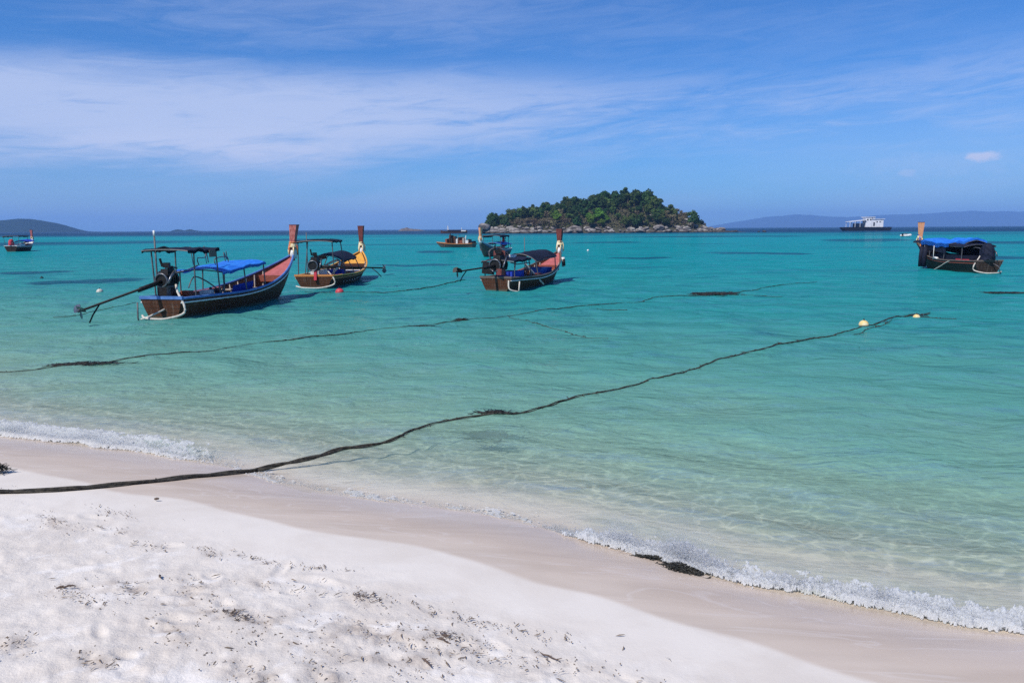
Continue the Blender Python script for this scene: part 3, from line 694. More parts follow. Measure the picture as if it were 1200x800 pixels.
# ------------------------------------------------------------------ long-tail boats
M_WOOD = pmat('dark_wood', (0.105, 0.042, 0.022), 0.45, (0.055, 0.024, 0.014), 5, (0.5, 6, 9), bump=0.15)
M_WOOD_GREY = pmat('grey_wood', (0.16, 0.12, 0.10), 0.6, (0.09, 0.065, 0.052), 5, (0.5, 6, 9), bump=0.15)
M_WOOD_RED = pmat('red_wood', (0.30, 0.085, 0.05), 0.5, (0.20, 0.055, 0.035), 5, (0.6, 5, 5))
M_WOOD_ORANGE = pmat('orange_wood', (0.62, 0.24, 0.06), 0.5, (0.42, 0.16, 0.045), 5, (0.6, 5, 5))
M_PROW_RED = pmat('prow_red', (0.24, 0.045, 0.035), 0.5, (0.42, 0.15, 0.12), 7, (3, 3, 1))
M_PROW_DARK = pmat('prow_dark', (0.13, 0.028, 0.022), 0.5, (0.19, 0.05, 0.04), 6, (3, 3, 1))
M_PROW_ORANGE = pmat('prow_orange', (0.90, 0.42, 0.22), 0.5, (0.74, 0.30, 0.14), 6, (3, 3, 1))
M_PINK = pmat('pink_paint', (0.50, 0.14, 0.13), 0.55, (0.38, 0.10, 0.09), 6)
M_YELLOW = pmat('yellow_paint', (0.78, 0.40, 0.055), 0.5, (0.66, 0.28, 0.045), 5)
M_BLUE = pmat('blue_paint', (0.10, 0.22, 0.50), 0.5, (0.06, 0.15, 0.38), 5)
M_BLUE_CLOTH = pmat('blue_cloth', (0.015, 0.055, 0.48), 0.8, (0.010, 0.035, 0.30), 6)
M_TARP = pmat('blue_tarpaulin', (0.014, 0.14, 0.62), 0.5, (0.030, 0.22, 0.70), 2.5, (1, 2.5, 1), bump=0.5)
M_ROOF_DARK = pmat('dark_tarpaulin', (0.016, 0.019, 0.038), 0.7, (0.009, 0.011, 0.022), 4, spec=.15, bump=0.2)
M_WHITE = pmat('white_paint', (0.78, 0.78, 0.76), 0.5, (0.58, 0.57, 0.53), 4)
M_FLOOR = pmat('worn_boards', (0.50, 0.43, 0.38), 0.8, (0.32, 0.26, 0.22), 6, (1, 5, 1))
M_BLACK = pmat('black_metal', (0.010, 0.010, 0.012), 0.5, (0.025, 0.023, 0.021), 9, spec=.2)
M_STEEL = pmat('grey_steel', (0.20, 0.21, 0.23), 0.35, (0.10, 0.10, 0.11), 8, metal=0.7)
M_PIPE = pmat('weathered_pipe', (0.07, 0.075, 0.09), 0.5, (0.13, 0.12, 0.12), 8)
M_HOSE = pmat('pale_hose', (0.62, 0.58, 0.50), 0.7, (0.42, 0.38, 0.32), 10)
M_GARLAND = pmat('garland_white', (0.80, 0.74, 0.55), 0.8, (0.66, 0.46, 0.16), 16)
M_GARLAND_RED = pmat('garland_red', (0.55, 0.05, 0.06), 0.8, (0.68, 0.42, 0.10), 18)
M_RED = pmat('red_cloth', (0.60, 0.04, 0.06), 0.7, (0.42, 0.03, 0.05), 6)
M_ROPE = pmat('dark_rope', (0.032, 0.030, 0.028), 0.95, (0.085, 0.076, 0.06), 22, spec=0.1, bump=0.5)
M_WEED = pmat('seaweed', (0.012, 0.013, 0.012), 0.5, (0.03, 0.028, 0.02), 20)
M_TEAL = pmat('teal_paint', (0.16, 0.34, 0.34), 0.5, (0.10, 0.22, 0.24), 5)

def hull_mat(name, c, c2, seam=0.125):
    m, T = new_mat(name)
    b = T.n('ShaderNodeBsdfPrincipled'); T.l(b.outputs[0], T.out.inputs[0])
    P = T.n('ShaderNodeTexCoord').outputs['Object']; sp = T.n('ShaderNodeSeparateXYZ'); T.l(P, sp.inputs[0])
    nz = T.noise(T.mapping(P, (0.6, 5, 10)), 3, 6, 0.65, 0.3); st = T.noise(T.mapping(P, (9, 9, 0.7)), 1.6, 5, 0.6); blot = T.noise(P, 1.7, 5, 0.6, 0.4)
    cc = T.mixc(T.ss(nz, 0.34, 0.68), c, c2)
    cc = T.mixc(T.m('MULTIPLY', T.ss(st, 0.52, 0.70), 0.45), cc, (0.20, 0.16, 0.13))
    cc = T.mixc(T.m('MULTIPLY', T.ss(blot, 0.52, 0.68), 0.5), cc, tuple(x * .4 for x in c))
    # plank seams follow the sheer towards the bow
    ben = T.m('MULTIPLY', T.m('POWER', T.m('MAXIMUM', T.m('MULTIPLY_ADD', sp.outputs[0], 0.25, 0.15), 0.0), 2.0), -0.85)
    zz = T.m('FRACT', T.m('DIVIDE', T.m('ADD', T.m('ADD', sp.outputs[2], 4.0), ben), seam))
    sm = T.m('SUBTRACT', 1.0, T.ss(T.m('ABSOLUTE', T.m('SUBTRACT', zz, 0.5)), 0.02, 0.10))
    cc = T.mixc(T.m('MULTIPLY', sm, 0.75), cc, (0.012, 0.009, 0.007))
    wl = T.m('SUBTRACT', 1.0, T.ss(T.m('MULTIPLY_ADD', st, 0.12, sp.outputs[2]), 0.09, 0.17))
    cc = T.mixc(T.m('MULTIPLY', wl, 0.75), cc, (0.11, 0.115, 0.085))
    T.l(cc, b.inputs['Base Color']); T.l(T.m('MULTIPLY_ADD', nz, 0.4, 0.4), b.inputs['Roughness']); b.inputs['Specular IOR Level'].default_value = .18
    bn = T.n('ShaderNodeBump'); bn.inputs['Strength'].default_value = .5; bn.inputs['Distance'].default_value = .01; T.l(T.m('SUBTRACT', nz, sm), bn.inputs['Height']); T.l(bn.outputs[0], b.inputs['Normal'])
    return m
H_BROWN = hull_mat('hull_brown', (0.115, 0.044, 0.022), (0.060, 0.026, 0.015))
H_DARK = hull_mat('hull_dark', (0.055, 0.034, 0.026), (0.030, 0.022, 0.018))
H_GREY = hull_mat('hull_grey', (0.17, 0.13, 0.11), (0.09, 0.07, 0.06))

class Boat:
    def __init__(s, stern, bow, label, L=None, B=0.85, free=0.52, bowz=1.55, name='longtail_boat', group='longtail boats moored in the bay', overhang=0.95, cat='boat'):
        A_, B_ = at_z(*stern), at_z(*bow); h = (B_ - A_); ln = h.length; h.normalize()
        s.L = L or ln + overhang; s.B = B; s.free = free; s.bowz = bowz; s.oh = overhang
        s.ang = math.atan2(h.y, h.x); c = A_ + h * (s.L / 2)
        s.root = empty(name, (c.x, c.y, 0), s.ang, label, cat, group)
        s.M = Matrix.Rotation(s.ang, 3, 'Z'); s.c = Vector((c.x, c.y, 0))
    def world(s, p_): return s.M @ Vector(p_) + s.c
    def yg(s, t):
        B = s.B
        return B * (1 - max(0, (t - 0.42) / 0.58) ** 2.3) * (0.74 + 0.26 * math.sin(min(t / 0.42, 1) * math.pi / 2)) + 0.035
    def zg(s, t): return s.free + 0.05 * max(0, 0.35 - t) / 0.35 + (s.bowz - s.free) * max(0, (t - 0.32) / 0.68) ** 2.25
    def zk(s, t): return -0.32 + (s.bowz + 0.20) * max(0, (t - 0.80) / 0.20) ** 1.7
    def xg(s, t): return -s.L / 2 + s.L * t
    def sec(s, t, u, off=0.0):
        zg, zk, yg = s.zg(t), s.zk(t), s.yg(t)
        xk = -s.L / 2 + 0.12 + (s.L - s.oh - 0.12) * t + (s.oh) * max(0, (t - 0.8) / 0.2) ** 1.2 * 0.93
        x = xk + (s.xg(t) - xk) * u
        y = max(0, yg * (0.16 * u + 0.84 * u ** 0.42) - off); z = zk + (zg - zk) * u ** 1.25 + off * (1 - u)
        return x, y, z
    def part(s, mb, name, mat, parent=None, smooth=False, label=None):
        o = mb.build(name, mat, parent or s.root, smooth)
        if label: o['label'] = label
        return o
    def hull(s, mat, rail, stripe=None, floor=M_FLOOR, lower=None):
        N, U = 34, 12
        b = MB(); us_ = [i / U for i in range(U + 1)]; ts = [i / N for i in range(N + 1)]
        for t0_, rev in ((0.0, 0), (0.055, 1)):
            off = 0.0 if not rev else 0.05
            for sd_ in (1, -1):
                b.grid([[(x, sd_ * y, z) for x, y, z in (s.sec(t, u, off) for u in us_)] for t in ts])
        # transom
        row = [s.sec(0, u) for u in us_]
        pts = [(x, y, z) for x, y, z in row] + [(x, -y, z) for x, y, z in row[::-1]]
        b.add(pts, [(i, i + 1, 2 * U + 1 - i - 1, 2 * U + 1 - i) for i in range(U)])
        b.add([(x + 0.06, y, z) for x, y, z in pts], [(i, i + 1, 2 * U + 1 - i - 1, 2 * U + 1 - i) for i in range(U)])
        hull = s.part(b, 'hull', mat, smooth=True)
        for sd_ in (1, -1):
            g = MB(); g.tube([(s.xg(t), sd_ * (s.yg(t) - 0.012), s.zg(t) + 0.012) for t in ts], 0.042, 8)
            s.part(g, 'gunwale', rail, smooth=True)
            if stripe:
                g = MB(); g.tube([(p_[0], sd_ * (p_[1] + 0.012), p_[2]) for p_ in (s.sec(t, 0.90) for t in ts)], 0.026, 6)
                s.part(g, 'rub_rail', stripe, smooth=True)
        g = MB(); g.box((-s.L / 2 + 0.03, 0, s.zg(0) + 0.03), (0.09, 2 * s.yg(0) + 0.05, 0.09)); s.part(g, 'transom_beam', rail if rail is not M_YELLOW else M_WOOD_ORANGE)
        # keel strake, floor boards and ribs
        g = MB()
        fr = [0.02 + 0.80 * i / 16 for i in range(17)]
        def half(t, z):
            lo, hi = 0.0, 1.0
            for _ in range(18):
                m_ = (lo + hi) / 2
                if s.sec(t, m_, 0.05)[2] < z: lo = m_
                else: hi = m_
            return s.sec(t, lo, 0.05)[1]
        rows = []
        for t in fr:
            z = 0.10 + 0.5 * max(0, t - 0.62) ** 1.5; w = half(t, z); rows.append([(s.xg(t), w, z), (s.xg(t), w * .33, z + .004), (s.xg(t), -w * .33, z + .004), (s.xg(t), -w, z)])
        g.grid(rows); s.part(g, 'floor', floor)
        g = MB()
        for i in range(2, 15):
            t = 0.03 + i * 0.056
            for sd_ in (1, -1):
                g.tube([(q[0], sd_ * (q[1]), q[2]) for q in (s.sec(t, u, 0.065) for u in (0.35, 0.5, 0.65, 0.8, 0.97))], 0.026, 4)
        s.part(g, 'hull_rib', floor)
        s.half = half
        return hull
    def foredeck(s, mat, t0=0.79, beam=M_WOOD_RED):
        b = MB(); rows = []
        for i in range(9):
            t = t0 + (0.985 - t0) * i / 8; y = s.yg(t) - 0.06; z = s.zg(t) - 0.06 - 0.09 * (1 - i / 8); y = max(y, 0.01)
            rows.append([(s.xg(t), y, z), (s.xg(t), 0, z + 0.03), (s.xg(t), -y, z)])
        b.grid(rows); low = [[(p_[0], p_[1], p_[2] - 0.03) for p_ in r_] for r_ in rows]; b.grid(low)
        y = s.yg(t0) - 0.05; z = s.zg(t0) - 0.15; b.grid([rows[0], low[0]])
        s.part(b, 'foredeck', mat)
        b = MB(); b.box((s.xg(t0) - 0.05, 0, z - 0.10), (0.07, 2 * y, 0.24)); s.part(b, 'deck_beam', beam)
    def prow(s, mat, top=2.75, lean=0.10, w0=0.17, w1=0.36, garland=True, ribbon=M_GARLAND_RED, wrap=M_WHITE):
        z0 = s.bowz - 0.25; b = MB(); rows = []; n = 10; x0 = s.L / 2 - 0.02
        for i in range(n + 1):
            q = i / n; z = z0 + (top - z0) * q; xc = x0 + 0.02 + lean * q ** 1.5; w = w0 + (w1 - w0) * q ** 1.4; th = 0.075 + 0.115 * q ** 1.3
            rows.append([(xc - w / 2, -th * .8, z), (xc, -th, z), (xc + w / 2, -th * .45, z), (xc + w / 2, th * .45, z), (xc, th, z), (xc - w / 2, th * .8, z)])
        b.grid(rows, True); b.add(rows[-1], [(0, 1, 2, 3, 4, 5)]); b.add(rows[0], [(5, 4, 3, 2, 1, 0)])
        p_ = s.part(b, 'prow_post', mat)
        b = MB(); q = rows[-1]; b.plate([(v[0] + (0.008 if v[0] > x0 + lean else -0.008), v[1] * 1.04, top + 0.028) for v in q], 0.03); s.part(b, 'prow_cap', M_PROW_DARK, p_)
        if wrap:
            b = MB(); zz = s.bowz + 0.0
            b.tube([(x0 + 0.02, 0, zz - 0.16), (x0 + 0.02, 0, zz + 0.02), (x0 + 0.02, 0, zz + 0.18)], [0.17, 0.155, 0.13], 10); s.part(b, 'stem_band', wrap, p_, True)
        if garland:
            zz = s.bowz + 0.32
            b = MB()
            for k in range(3): b.torus((x0 + 0.03 + 0.01 * k, 0, zz + 0.05 * k), 0.14 - 0.008 * k, 0.036, 14, 6)
            for k in range(5):
                a = k * 1.26; b.tube([(x0 + 0.03 + .15 * math.cos(a), .15 * math.sin(a), zz), (x0 + .03 + .19 * math.cos(a), .18 * math.sin(a), zz - .15), (x0 + .03 + .18 * math.cos(a), .19 * math.sin(a), zz - .30 - .05 * (k % 3))], [.03, .04, .02], 5, flat=.5)
            s.part(b, 'garland', M_GARLAND, p_, True)
            b = MB(); b.torus((x0 + 0.04, 0, zz + 0.17), 0.125, 0.03, 14, 6)
            for k in range(3):
                a = k * 2.1 + .6; b.tube([(x0 + .03 + .13 * math.cos(a), .13 * math.sin(a), zz + .15), (x0 + .03 + .18 * math.cos(a), .18 * math.sin(a), zz - .05), (x0 + .03 + .17 * math.cos(a), .2 * math.sin(a), zz - .33)], [.03, .05, .03], 5, flat=.4)
            s.part(b, 'ribbon', ribbon, p_, True)
    def canopy(s, x0, x1, hw, z, mat, arch=0.05, posts=(), tilt=0.0, name='canopy', post_mat=M_PIPE, sag=0.02, skirt=0.0, th=0.03, yc=0.0, pr=0.022, nb=None, seed=1):
        """x measured in metres from the stern"""
        X0 = -s.L / 2 + x0; X1 = -s.L / 2 + x1; rs = random.Random(seed)
        def zz(q, r_): return z + tilt * q + arch * (1 - r_ * r_) - sag * math.sin(q * math.pi * 3) ** 2
        rows = []; n, m_ = 18, 12
        for i in range(n + 1):
            q = i / n; row = []
            for j in range(m_ + 1):
                r_ = -1 + 2 * j / m_; row.append((X0 + (X1 - X0) * q, yc + hw * r_, zz(q, r_) + rs.uniform(-.008, .008) + float(.075 * (vnoise(q * 5.3, r_ * 2.1 + seed, 400 + seed) - .5) + .035 * (vnoise(q * 16, r_ * 3 + seed, 420 + seed) - .5))))
            if skirt:
                row = [(row[0][0], row[0][1], row[0][2] - skirt * rs.uniform(.75, 1.2))] + row + [(row[-1][0], row[-1][1], row[-1][2] - skirt * rs.uniform(.75, 1.2))]
            rows.append(row)
        b = MB(); b.grid(rows); b.grid([[(p_[0], p_[1], p_[2] - th) for p_ in r_] for r_ in rows])
        for e in (0, -1): b.grid([rows[e], [(p_[0], p_[1], p_[2] - th) for p_ in rows[e]]])
        for e in (0, -1): b.grid([[r_[e] for r_ in rows], [(r_[e][0], r_[e][1], r_[e][2] - th) for r_ in rows]])
        can = s.part(b, name, mat, smooth=False)
        fr = MB()
        for sd_ in (-1, 1): fr.tube([(X0 + (X1 - X0) * q / 8, yc + sd_ * hw * .97, zz(q / 8, sd_) - th - pr) for q in range(9)], pr, 6)
        for k in range(nb or max(2, int((x1 - x0) / 0.7) + 1)):
            q = k / ((nb or max(2, int((x1 - x0) / 0.7) + 1)) - 1); fr.tube([(X0 + (X1 - X0) * q, yc + hw * r_ / 4, zz(q, r_ / 4) - th - pr) for r_ in range(-4, 5)], pr * .9, 6)
        s.part(fr, name + '_frame', post_mat, can)
        for q, sd_ in posts:
            x = X0 + (X1 - X0) * q; t = (x + s.L / 2) / s.L
            pb = MB(); pb.tube([(x + .03, sd_ * (s.yg(t) - 0.07), s.zg(t) - .12), (x, yc + sd_ * hw * .93, zz(q, sd_) - th - pr)], pr * 1.15, 6); s.part(pb, 'canopy_post', post_mat, can)
        return can
    def engine(s, delta, x=0.35, z=1.0, cover=None, big=1.0, y=0.0, prop_mat=None):
        X = -s.L / 2 + x; k = big
        b = MB()
        b.box((X, y, z), (0.62 * k, 0.40 * k, 0.36 * k)); b.box((X + .02, y, z + .27 * k), (0.46 * k, 0.30 * k, 0.20 * k), taper=.85)
        b.box((X + .22 * k, y + .02, z + .40 * k), (0.14 * k, .14 * k, .12 * k))
        for q in range(4): b.box((X - .18 * k + q * .12 * k, y + .22 * k, z + .02), (.05 * k, .07 * k, .24 * k)); b.box((X - .18 * k + q * .12 * k, y - .22 * k, z + .02), (.05 * k, .07 * k, .24 * k))
        b.tube([(X - .36 * k, y, z), (X - .30 * k, y, z)], [.24 * k, .24 * k], 18); b.tube([(X + .30 * k, y, z), (X + .38 * k, y, z)], [.20 * k, .20 * k], 18)
        b.box((X - .05, y - .02, z + .50 * k), (.22 * k, .2 * k, .16 * k), (0, 0, .3)); b.tube([(X - .05, y + .12, z + .45 * k), (X - .1, y + .15, z + .72 * k)], .035, 8)
        en = s.part(b, 'engine', M_BLACK)
        b = MB(); b.tube([(X + .05, y - .2 * k, z + .26 * k), (X - .1, y - .34 * k, z + .30 * k), (X - .32, y - .36 * k, z + .12 * k), (X - .45, y - .34 * k, z - .08)], .035, 8); s.part(b, 'exhaust_pipe', M_STEEL, en, True)
        b = MB(); b.torus((X - .37 * k, y, z), .22 * k, .03, 18, 6, 'x'); s.part(b, 'flywheel', M_STEEL, en, True)
        b = MB(); b.tube([(X + .1, y + .15, z + .2), (X + .34, y + .28, z + .34), (X + .62, y + .3, z + .36), (X + .95, y + .3, z + .30)], [.022, .022, .024, .03], 6); s.part(b, 'tiller', M_PIPE, en, True)
        b = MB(); b.tube([(X, y, z - .18 * k), (X, y, s.zg(0.02) - .25)], .06, 8); b.box((X, y, s.zg(.02) - .02), (.36, .5, .07)); b.box((X, y, z - .22 * k), (.5, .34, .05)); s.part(b, 'engine_mount', M_PIPE)
        if cover:
            rows = []; rs = random.Random(3)
            for i in range(9):
                th_ = math.pi * .5 * i / 8; row = []
                for j in range(14):
                    a = 2 * math.pi * j / 14; w = math.sin(th_) ** .6
                    row.append((X + (.55 * k * w) * math.cos(a) * (1 + rs.uniform(-.08, .08)), y + .46 * k * w * math.sin(a) * (1 + rs.uniform(-.08, .08)), z - .35 * k + (1.05 * k) * math.cos(th_) + rs.uniform(-.03, .03)))
                rows.append(row)
            b = MB(); b.grid(rows, True); s.part(b, 'engine_cover', cover, en)
        if delta is None: return en
        a0 = Vector((X - .3 * k, y, z - .02)); d = Vector(delta); a1 = a0 + d; dn = d.normalized()
        b = MB(); b.tube([a0, a0 + d * .3, a0 + d * .31, a1], [.058, .058, .036, .032], 8)
        mid = a0 + d * .16; side = dn.cross(Vector((0, 0, 1))).normalized(); upv = side.cross(dn)
        b.tube([a0 + d * .05 - upv * .05, a0 + d * .33 - upv * .05], .03, 6)
        sh = s.part(b, 'propeller_shaft', M_BLACK, smooth=True)
        b = MB(); b.tube([a1 - dn * .5, a1 - dn * .22 - upv * .22, a1 - dn * .05 - upv * .40], [.02, .022, .02], 6); s.part(b, 'skeg', M_BLACK, sh, True)
        b = MB(); b.tube([a1, a1 + dn * .14], [.05, .03], 8)
        for q in range(3):
            an = q * 2.094 + .6; rd = side * math.cos(an) + upv * math.sin(an); tn = dn.cross(rd)
            rows = []
            for i in range(5):
                f = i / 4; w = .14 * math.sin(math.pi * (.15 + .8 * f)); c = a1 + dn * .07 + rd * (.04 + .19 * f); ax = (tn + dn * .7).normalized(); rows.append([c - ax * w, c, c + ax * w])
            b.grid(rows); b.grid([[p_ + dn * .012 for p_ in r_] for r_ in rows])
        s.part(b, 'propeller', prop_mat or M_STEEL, sh)
        return en
    def thwart(s, x, z, mat=M_FLOOR, w=0.22, name='thwart'):
        t = x / s.L; h_ = s.half(t, z) ; b = MB(); b.box((-s.L / 2 + x, 0, z), (w, 2 * h_, .045)); s.part(b, name, mat)
    def bench(s, x0, x1, side, z, mat, knee=M_WHITE):
        b = MB(); pts = []
        for i in range(7):
            x = x0 + (x1 - x0) * i / 6; t = x / s.L; y = s.yg(t) - .10; zt = z + (s.zg(t) - s.zg(x0 / s.L)) * .8; pts.append((x, y, zt))
        rows = [[(-s.L / 2 + x, side * y, z_), (-s.L / 2 + x, side * (y - .30), z_)] for x, y, z_ in pts]
        b.grid(rows); b.grid([[(p_[0], p_[1], p_[2] - .045) for p_ in r_] for r_ in rows]); b.grid([[r_[1] for r_ in rows], [(r_[1][0], r_[1][1], r_[1][2] - .045) for r_ in rows]])
        bn = s.part(b, 'bench', mat)
        n = max(2, int((x1 - x0) / .4))
        for i in range(n + 1):
            x = x0 + (x1 - x0) * i / n; t = x / s.L; y = s.yg(t) - .16; zt = z + (s.zg(t) - s.zg(x0 / s.L)) * .8
            k = MB(); k.tube([(-s.L / 2 + x, side * (y - .20), zt - .06), (-s.L / 2 + x, side * (y - .02), zt - .34)], .035, 5); s.part(k, 'bench_knee', knee, bn)
    def tube_part(s, pts, r, name, mat, n=6):
        P = [Vector((-s.L / 2 + p_[0], p_[1], p_[2])) for p_ in pts]; q = []
        if len(P) > 3 or name in ('boarding_loop', 'hose'):
            for i in range(len(P) - 1):
                p0, p1, p2, p3 = P[max(i - 1, 0)], P[i], P[i + 1], P[min(i + 2, len(P) - 1)]
                for k in range(5):
                    t = k / 5; q.append(0.5 * ((2 * p1) + (p2 - p0) * t + (2 * p0 - 5 * p1 + 4 * p2 - p3) * t * t + (3 * p1 - p0 - 3 * p2 + p3) * t ** 3))
            q.append(P[-1])
        else: q = P
        b = MB(); b.tube(q, r, n); return s.part(b, name, mat, smooth=True)
    def box_part(s, c, size, name, mat, rot=None, parent=None):
        b = MB(); b.box((-s.L / 2 + c[0], c[1], c[2]), size, rot); return s.part(b, name, mat, parent)
    def ladder(s, side=-1, x=-0.25, drop=0.0):
        """pale hose hung round the stern as a boarding loop"""
        w = s.yg(0)
        return s.tube_part([(.35, side * .3, 1.0), (.15, side * (w * .7), .80), (.0, side * (w + .08), .42), (-.05, side * (w + .06), .18), (x, side * w * .5, .05), (x - .08, 0, .04), (x - .02, -side * w * .55, .06), (.0, -side * w * .95, .10)], .034, 'boarding_loop', M_HOSE, 8)

def cover_stuff(b):
    pass

# --- boat 1: blue canopy, left
b1 = Boat((190, 374), (333, 347), 'brown wooden longtail boat with a blue tarpaulin canopy and tall red prow', B=0.86, free=0.56, bowz=1.62)
b1.hull(H_BROWN, M_BLUE, M_WHITE); b1.foredeck(M_PINK); b1.prow(M_PROW_RED, 2.80, 0.30, .22, .40)
b1.engine((-2.15, 1.02, -0.66), 0.42, 1.15, big=.88)
rf = b1.canopy(0.35, 2.1, 0.76, 2.06, M_ROOF_DARK, 0.04, [(.22, 1), (.22, -1), (.92, 1), (.92, -1)], -0.03, 'stern_roof', skirt=0.07, seed=4)
tp = b1.canopy(2.1, 5.0, 0.82, 1.33, M_TARP, 0.07, [(.04, 1), (.04, -1), (.5, 1), (.5, -1), (.97, 1), (.97, -1)], 0.16, 'tarpaulin_canopy', skirt=0.07, seed=5)
b1.tube_part([(.42, .35, .5), (.42, .35, 2.45)], .028, 'mast', M_PIPE); b1.tube_part([(.42, .35, 2.45), (.42, .35, 2.62)], .035, 'mast_light', M_WHITE)
b1.tube_part([(2.6, .5, 1.5), (2.55, .55, 2.1)], .014, 'pole', M_PIPE); b1.tube_part([(3.3, .45, 1.5), (3.28, .5, 2.1)], .014, 'pole', M_PIPE)
b1.box_part((1.62, -.79, 1.90), (.34, .025, .22), 'sign_board', M_WOOD_GREY)
b1.bench(2.0, 4.4, 1, 0.62, M_WOOD_RED); b1.bench(2.0, 4.4, -1, 0.56, M_WOOD_RED)
b1.box_part((3.95, -.46, .62), (1.25, .03, .38), 'side_cloth', M_BLUE_CLOTH, (0.25, -.06, -.05)); b1.box_part((1.55, .0, .42), (.9, 1.1, .34), 'engine_box', M_ROOF_DARK)
b1.box_part((1.2, -.1, .55), (.25, .3, .42), 'fuel_box', M_WOOD_RED)
for x in (4.9, 5.7): b1.thwart(x, .50)
b1.tube_part([(2.35, .15, 1.50), (2.3, .15, 1.72), (2.75, .15, 1.74), (2.9, .2, 1.95), (3.0, .2, 1.56)], .018, 'canopy_rack', M_PIPE)
b1.tube_part([(2.5, -.35, 1.50), (2.5, -.35, 1.70), (3.2, -.35, 1.74), (3.3, -.35, 1.56)], .018, 'canopy_rack', M_PIPE)
b1.tube_part([(3.9, .1, 1.56), (3.85, .12, 1.86), (4.05, .12, 1.62), (4.0, .12, 1.9)], .018, 'canopy_rack', M_PIPE)
b1.tube_part([(.55, .55, 1.0), (.9, .6, 1.35), (1.3, .6, 1.25), (2.2, .62, 1.30), (3.0, .6, 1.45)], .025, 'side_rail', M_PIPE)
b1.tube_part([(.6, -.55, .9), (1.0, -.5, 1.2), (1.6, -.5, 1.05), (2.1, -.6, .75)], .022, 'side_rail', M_PIPE)
b1.box_part((.9, .35, .75), (.5, .4, .45), 'fuel_box', M_BLACK, (0, .1, .2)); b1.box_part((1.9, -.35, .52), (.4, .35, .4), 'storage_box', M_WHITE, (0, 0, .3))
b1.tube_part([(2.3, -.55, .62), (2.5, -.2, .66), (2.9, .1, .64), (3.2, .3, .68)], .05, 'rolled_cloth', M_ROOF_DARK, 8)
b1.box_part((5.3, .1, .40), (.5, .9, .12), 'floor_mat', M_FLOOR)
b1.ladder(-1)
b1.tube_part([(-.03, .75, .5), (-.05, .76, .05), (-.05, .74, -.1)], .025, 'ladder_rail', M_PIPE)
b1.tube_part([(.02, -.1, .30), (-.25, .25, .10), (-.35, .45, .03)], .03, 'ladder_rail', M_HOSE)

# --- boat 2: yellow bow
b2 = Boat((368, 338), (420, 324.5), 'wooden longtail boat with yellow orange gunwales and a yellow bow deck', B=1.1, free=0.50, bowz=1.42)
b2.hull(H_BROWN, M_YELLOW, M_WOOD_ORANGE); b2.foredeck(M_YELLOW, .80, M_WOOD); b2.prow(M_PROW_DARK, 2.80, 0.06, .2, .38, ribbon=M_GARLAND)
b2.engine((0.2, -3.1, -0.10), 0.30, 1.02)
b2.canopy(0.3, 2.0, .84, 2.12, M_ROOF_DARK, .05, [(.08, 1), (.08, -1), (.93, 1), (.93, -1)], 0, 'stern_roof', skirt=.05, seed=8)
b2.canopy(2.0, 4.9, .78, 1.15, M_ROOF_DARK, .32, [(.03, 1), (.03, -1), (.5, 1), (.5, -1), (.97, 1), (.97, -1)], .10, 'arched_canopy', skirt=.04, seed=9)
b2.bench(1.9, 4.6, 1, .58, M_FLOOR); b2.bench(1.9, 4.6, -1, .52, M_FLOOR)
b2.box_part((4.3, .1, .45), (.8, .7, .36), 'storage_box', M_BLUE_CLOTH); b2.box_part((1.2, .1, .55), (.6, .6, .45), 'storage_box', M_WHITE)
for x in (5.4, 6.2): b2.thwart(x, .5, M_WHITE)
b2.ladder(-1)
b2.tube_part([(1.3, -.5, .6), (1.6, -.75, .95), (2.2, -.6, 1.15), (2.5, -.2, 1.1), (2.3, .3, .8)], .05, 'hose', M_HOSE, 8)
b2.box_part((-.02, -.1, .62), (.10, .12, .5), 'mooring_flag', M_RED, (0, 0.1, 0))
b2.tube_part([(.5, .4, .5), (.5, .4, 2.5)], .02, 'mast', M_PIPE)

# --- boat 3: centre
b3 = Boat((581, 341), (648, 329), 'dark wooden longtail boat with a dark arched canopy and blue crates aboard', B=0.92, free=0.50, bowz=1.48)
b3.hull(H_BROWN, M_WOOD_GREY, M_WHITE); b3.foredeck(M_PINK, .80); b3.prow(M_PROW_DARK, 2.55, 0.04, .18, .32, ribbon=M_GARLAND)
b3.engine((-2.3, 0.55, -0.12), 0.35, 1.08, big=1.15, prop_mat=M_BLACK)
b3.canopy(2.6, 5.2, .80, 1.22, M_ROOF_DARK, .30, [(.03, 1), (.03, -1), (.5, 1), (.97, 1), (.97, -1)], .12, 'arched_canopy', seed=12)
b3.canopy(.2, 2.1, .76, 1.28, M_ROOF_DARK, .06, [(.1, 1), (.1, -1), (.93, 1), (.93, -1)], .05, 'stern_roof', skirt=.06, seed=13)
b3.bench(2.2, 4.8, 1, .60, M_WOOD_RED); b3.bench(2.0, 3.4, -1, .60, M_WOOD_RED)
b3.box_part((.95, -.25, .55), (1.3, .75, .50), 'engine_box', M_BLUE_CLOTH)
b3.box_part((.25, .45, .95), (.6, .45, .5), 'fuel_box', M_BLACK, (.1, .1, .3)); b3.box_part((.0, -.25, .80), (.26, .28, .26), 'fuel_box', M_PROW_DARK, (0, .1, -.3))
b3.tube_part([(.1, .2, 1.2), (.0, .3, 1.65), (.5, .1, 1.8), (.9, -.2, 1.5)], .03, 'exhaust_pipe', M_PIPE); b3.box_part((.75, .1, 1.52), (.55, .5, .25), 'engine_hood', M_PROW_DARK, (0, .15, .2))
b3.box_part((1.5, .2, 1.42), (.9, .7, .14), 'folded_sheet', M_WHITE, (0, .05, .1)); b3.tube_part([(.2, -.6, 1.2), (.9, -.62, 1.1), (2.2, -.66, 1.12)], .025, 'side_rail', M_PIPE)
b3.tube_part([(2.35, -.35, 1.05), (3.0, -1.0, .10)], .045, 'paddle', M_HOSE)
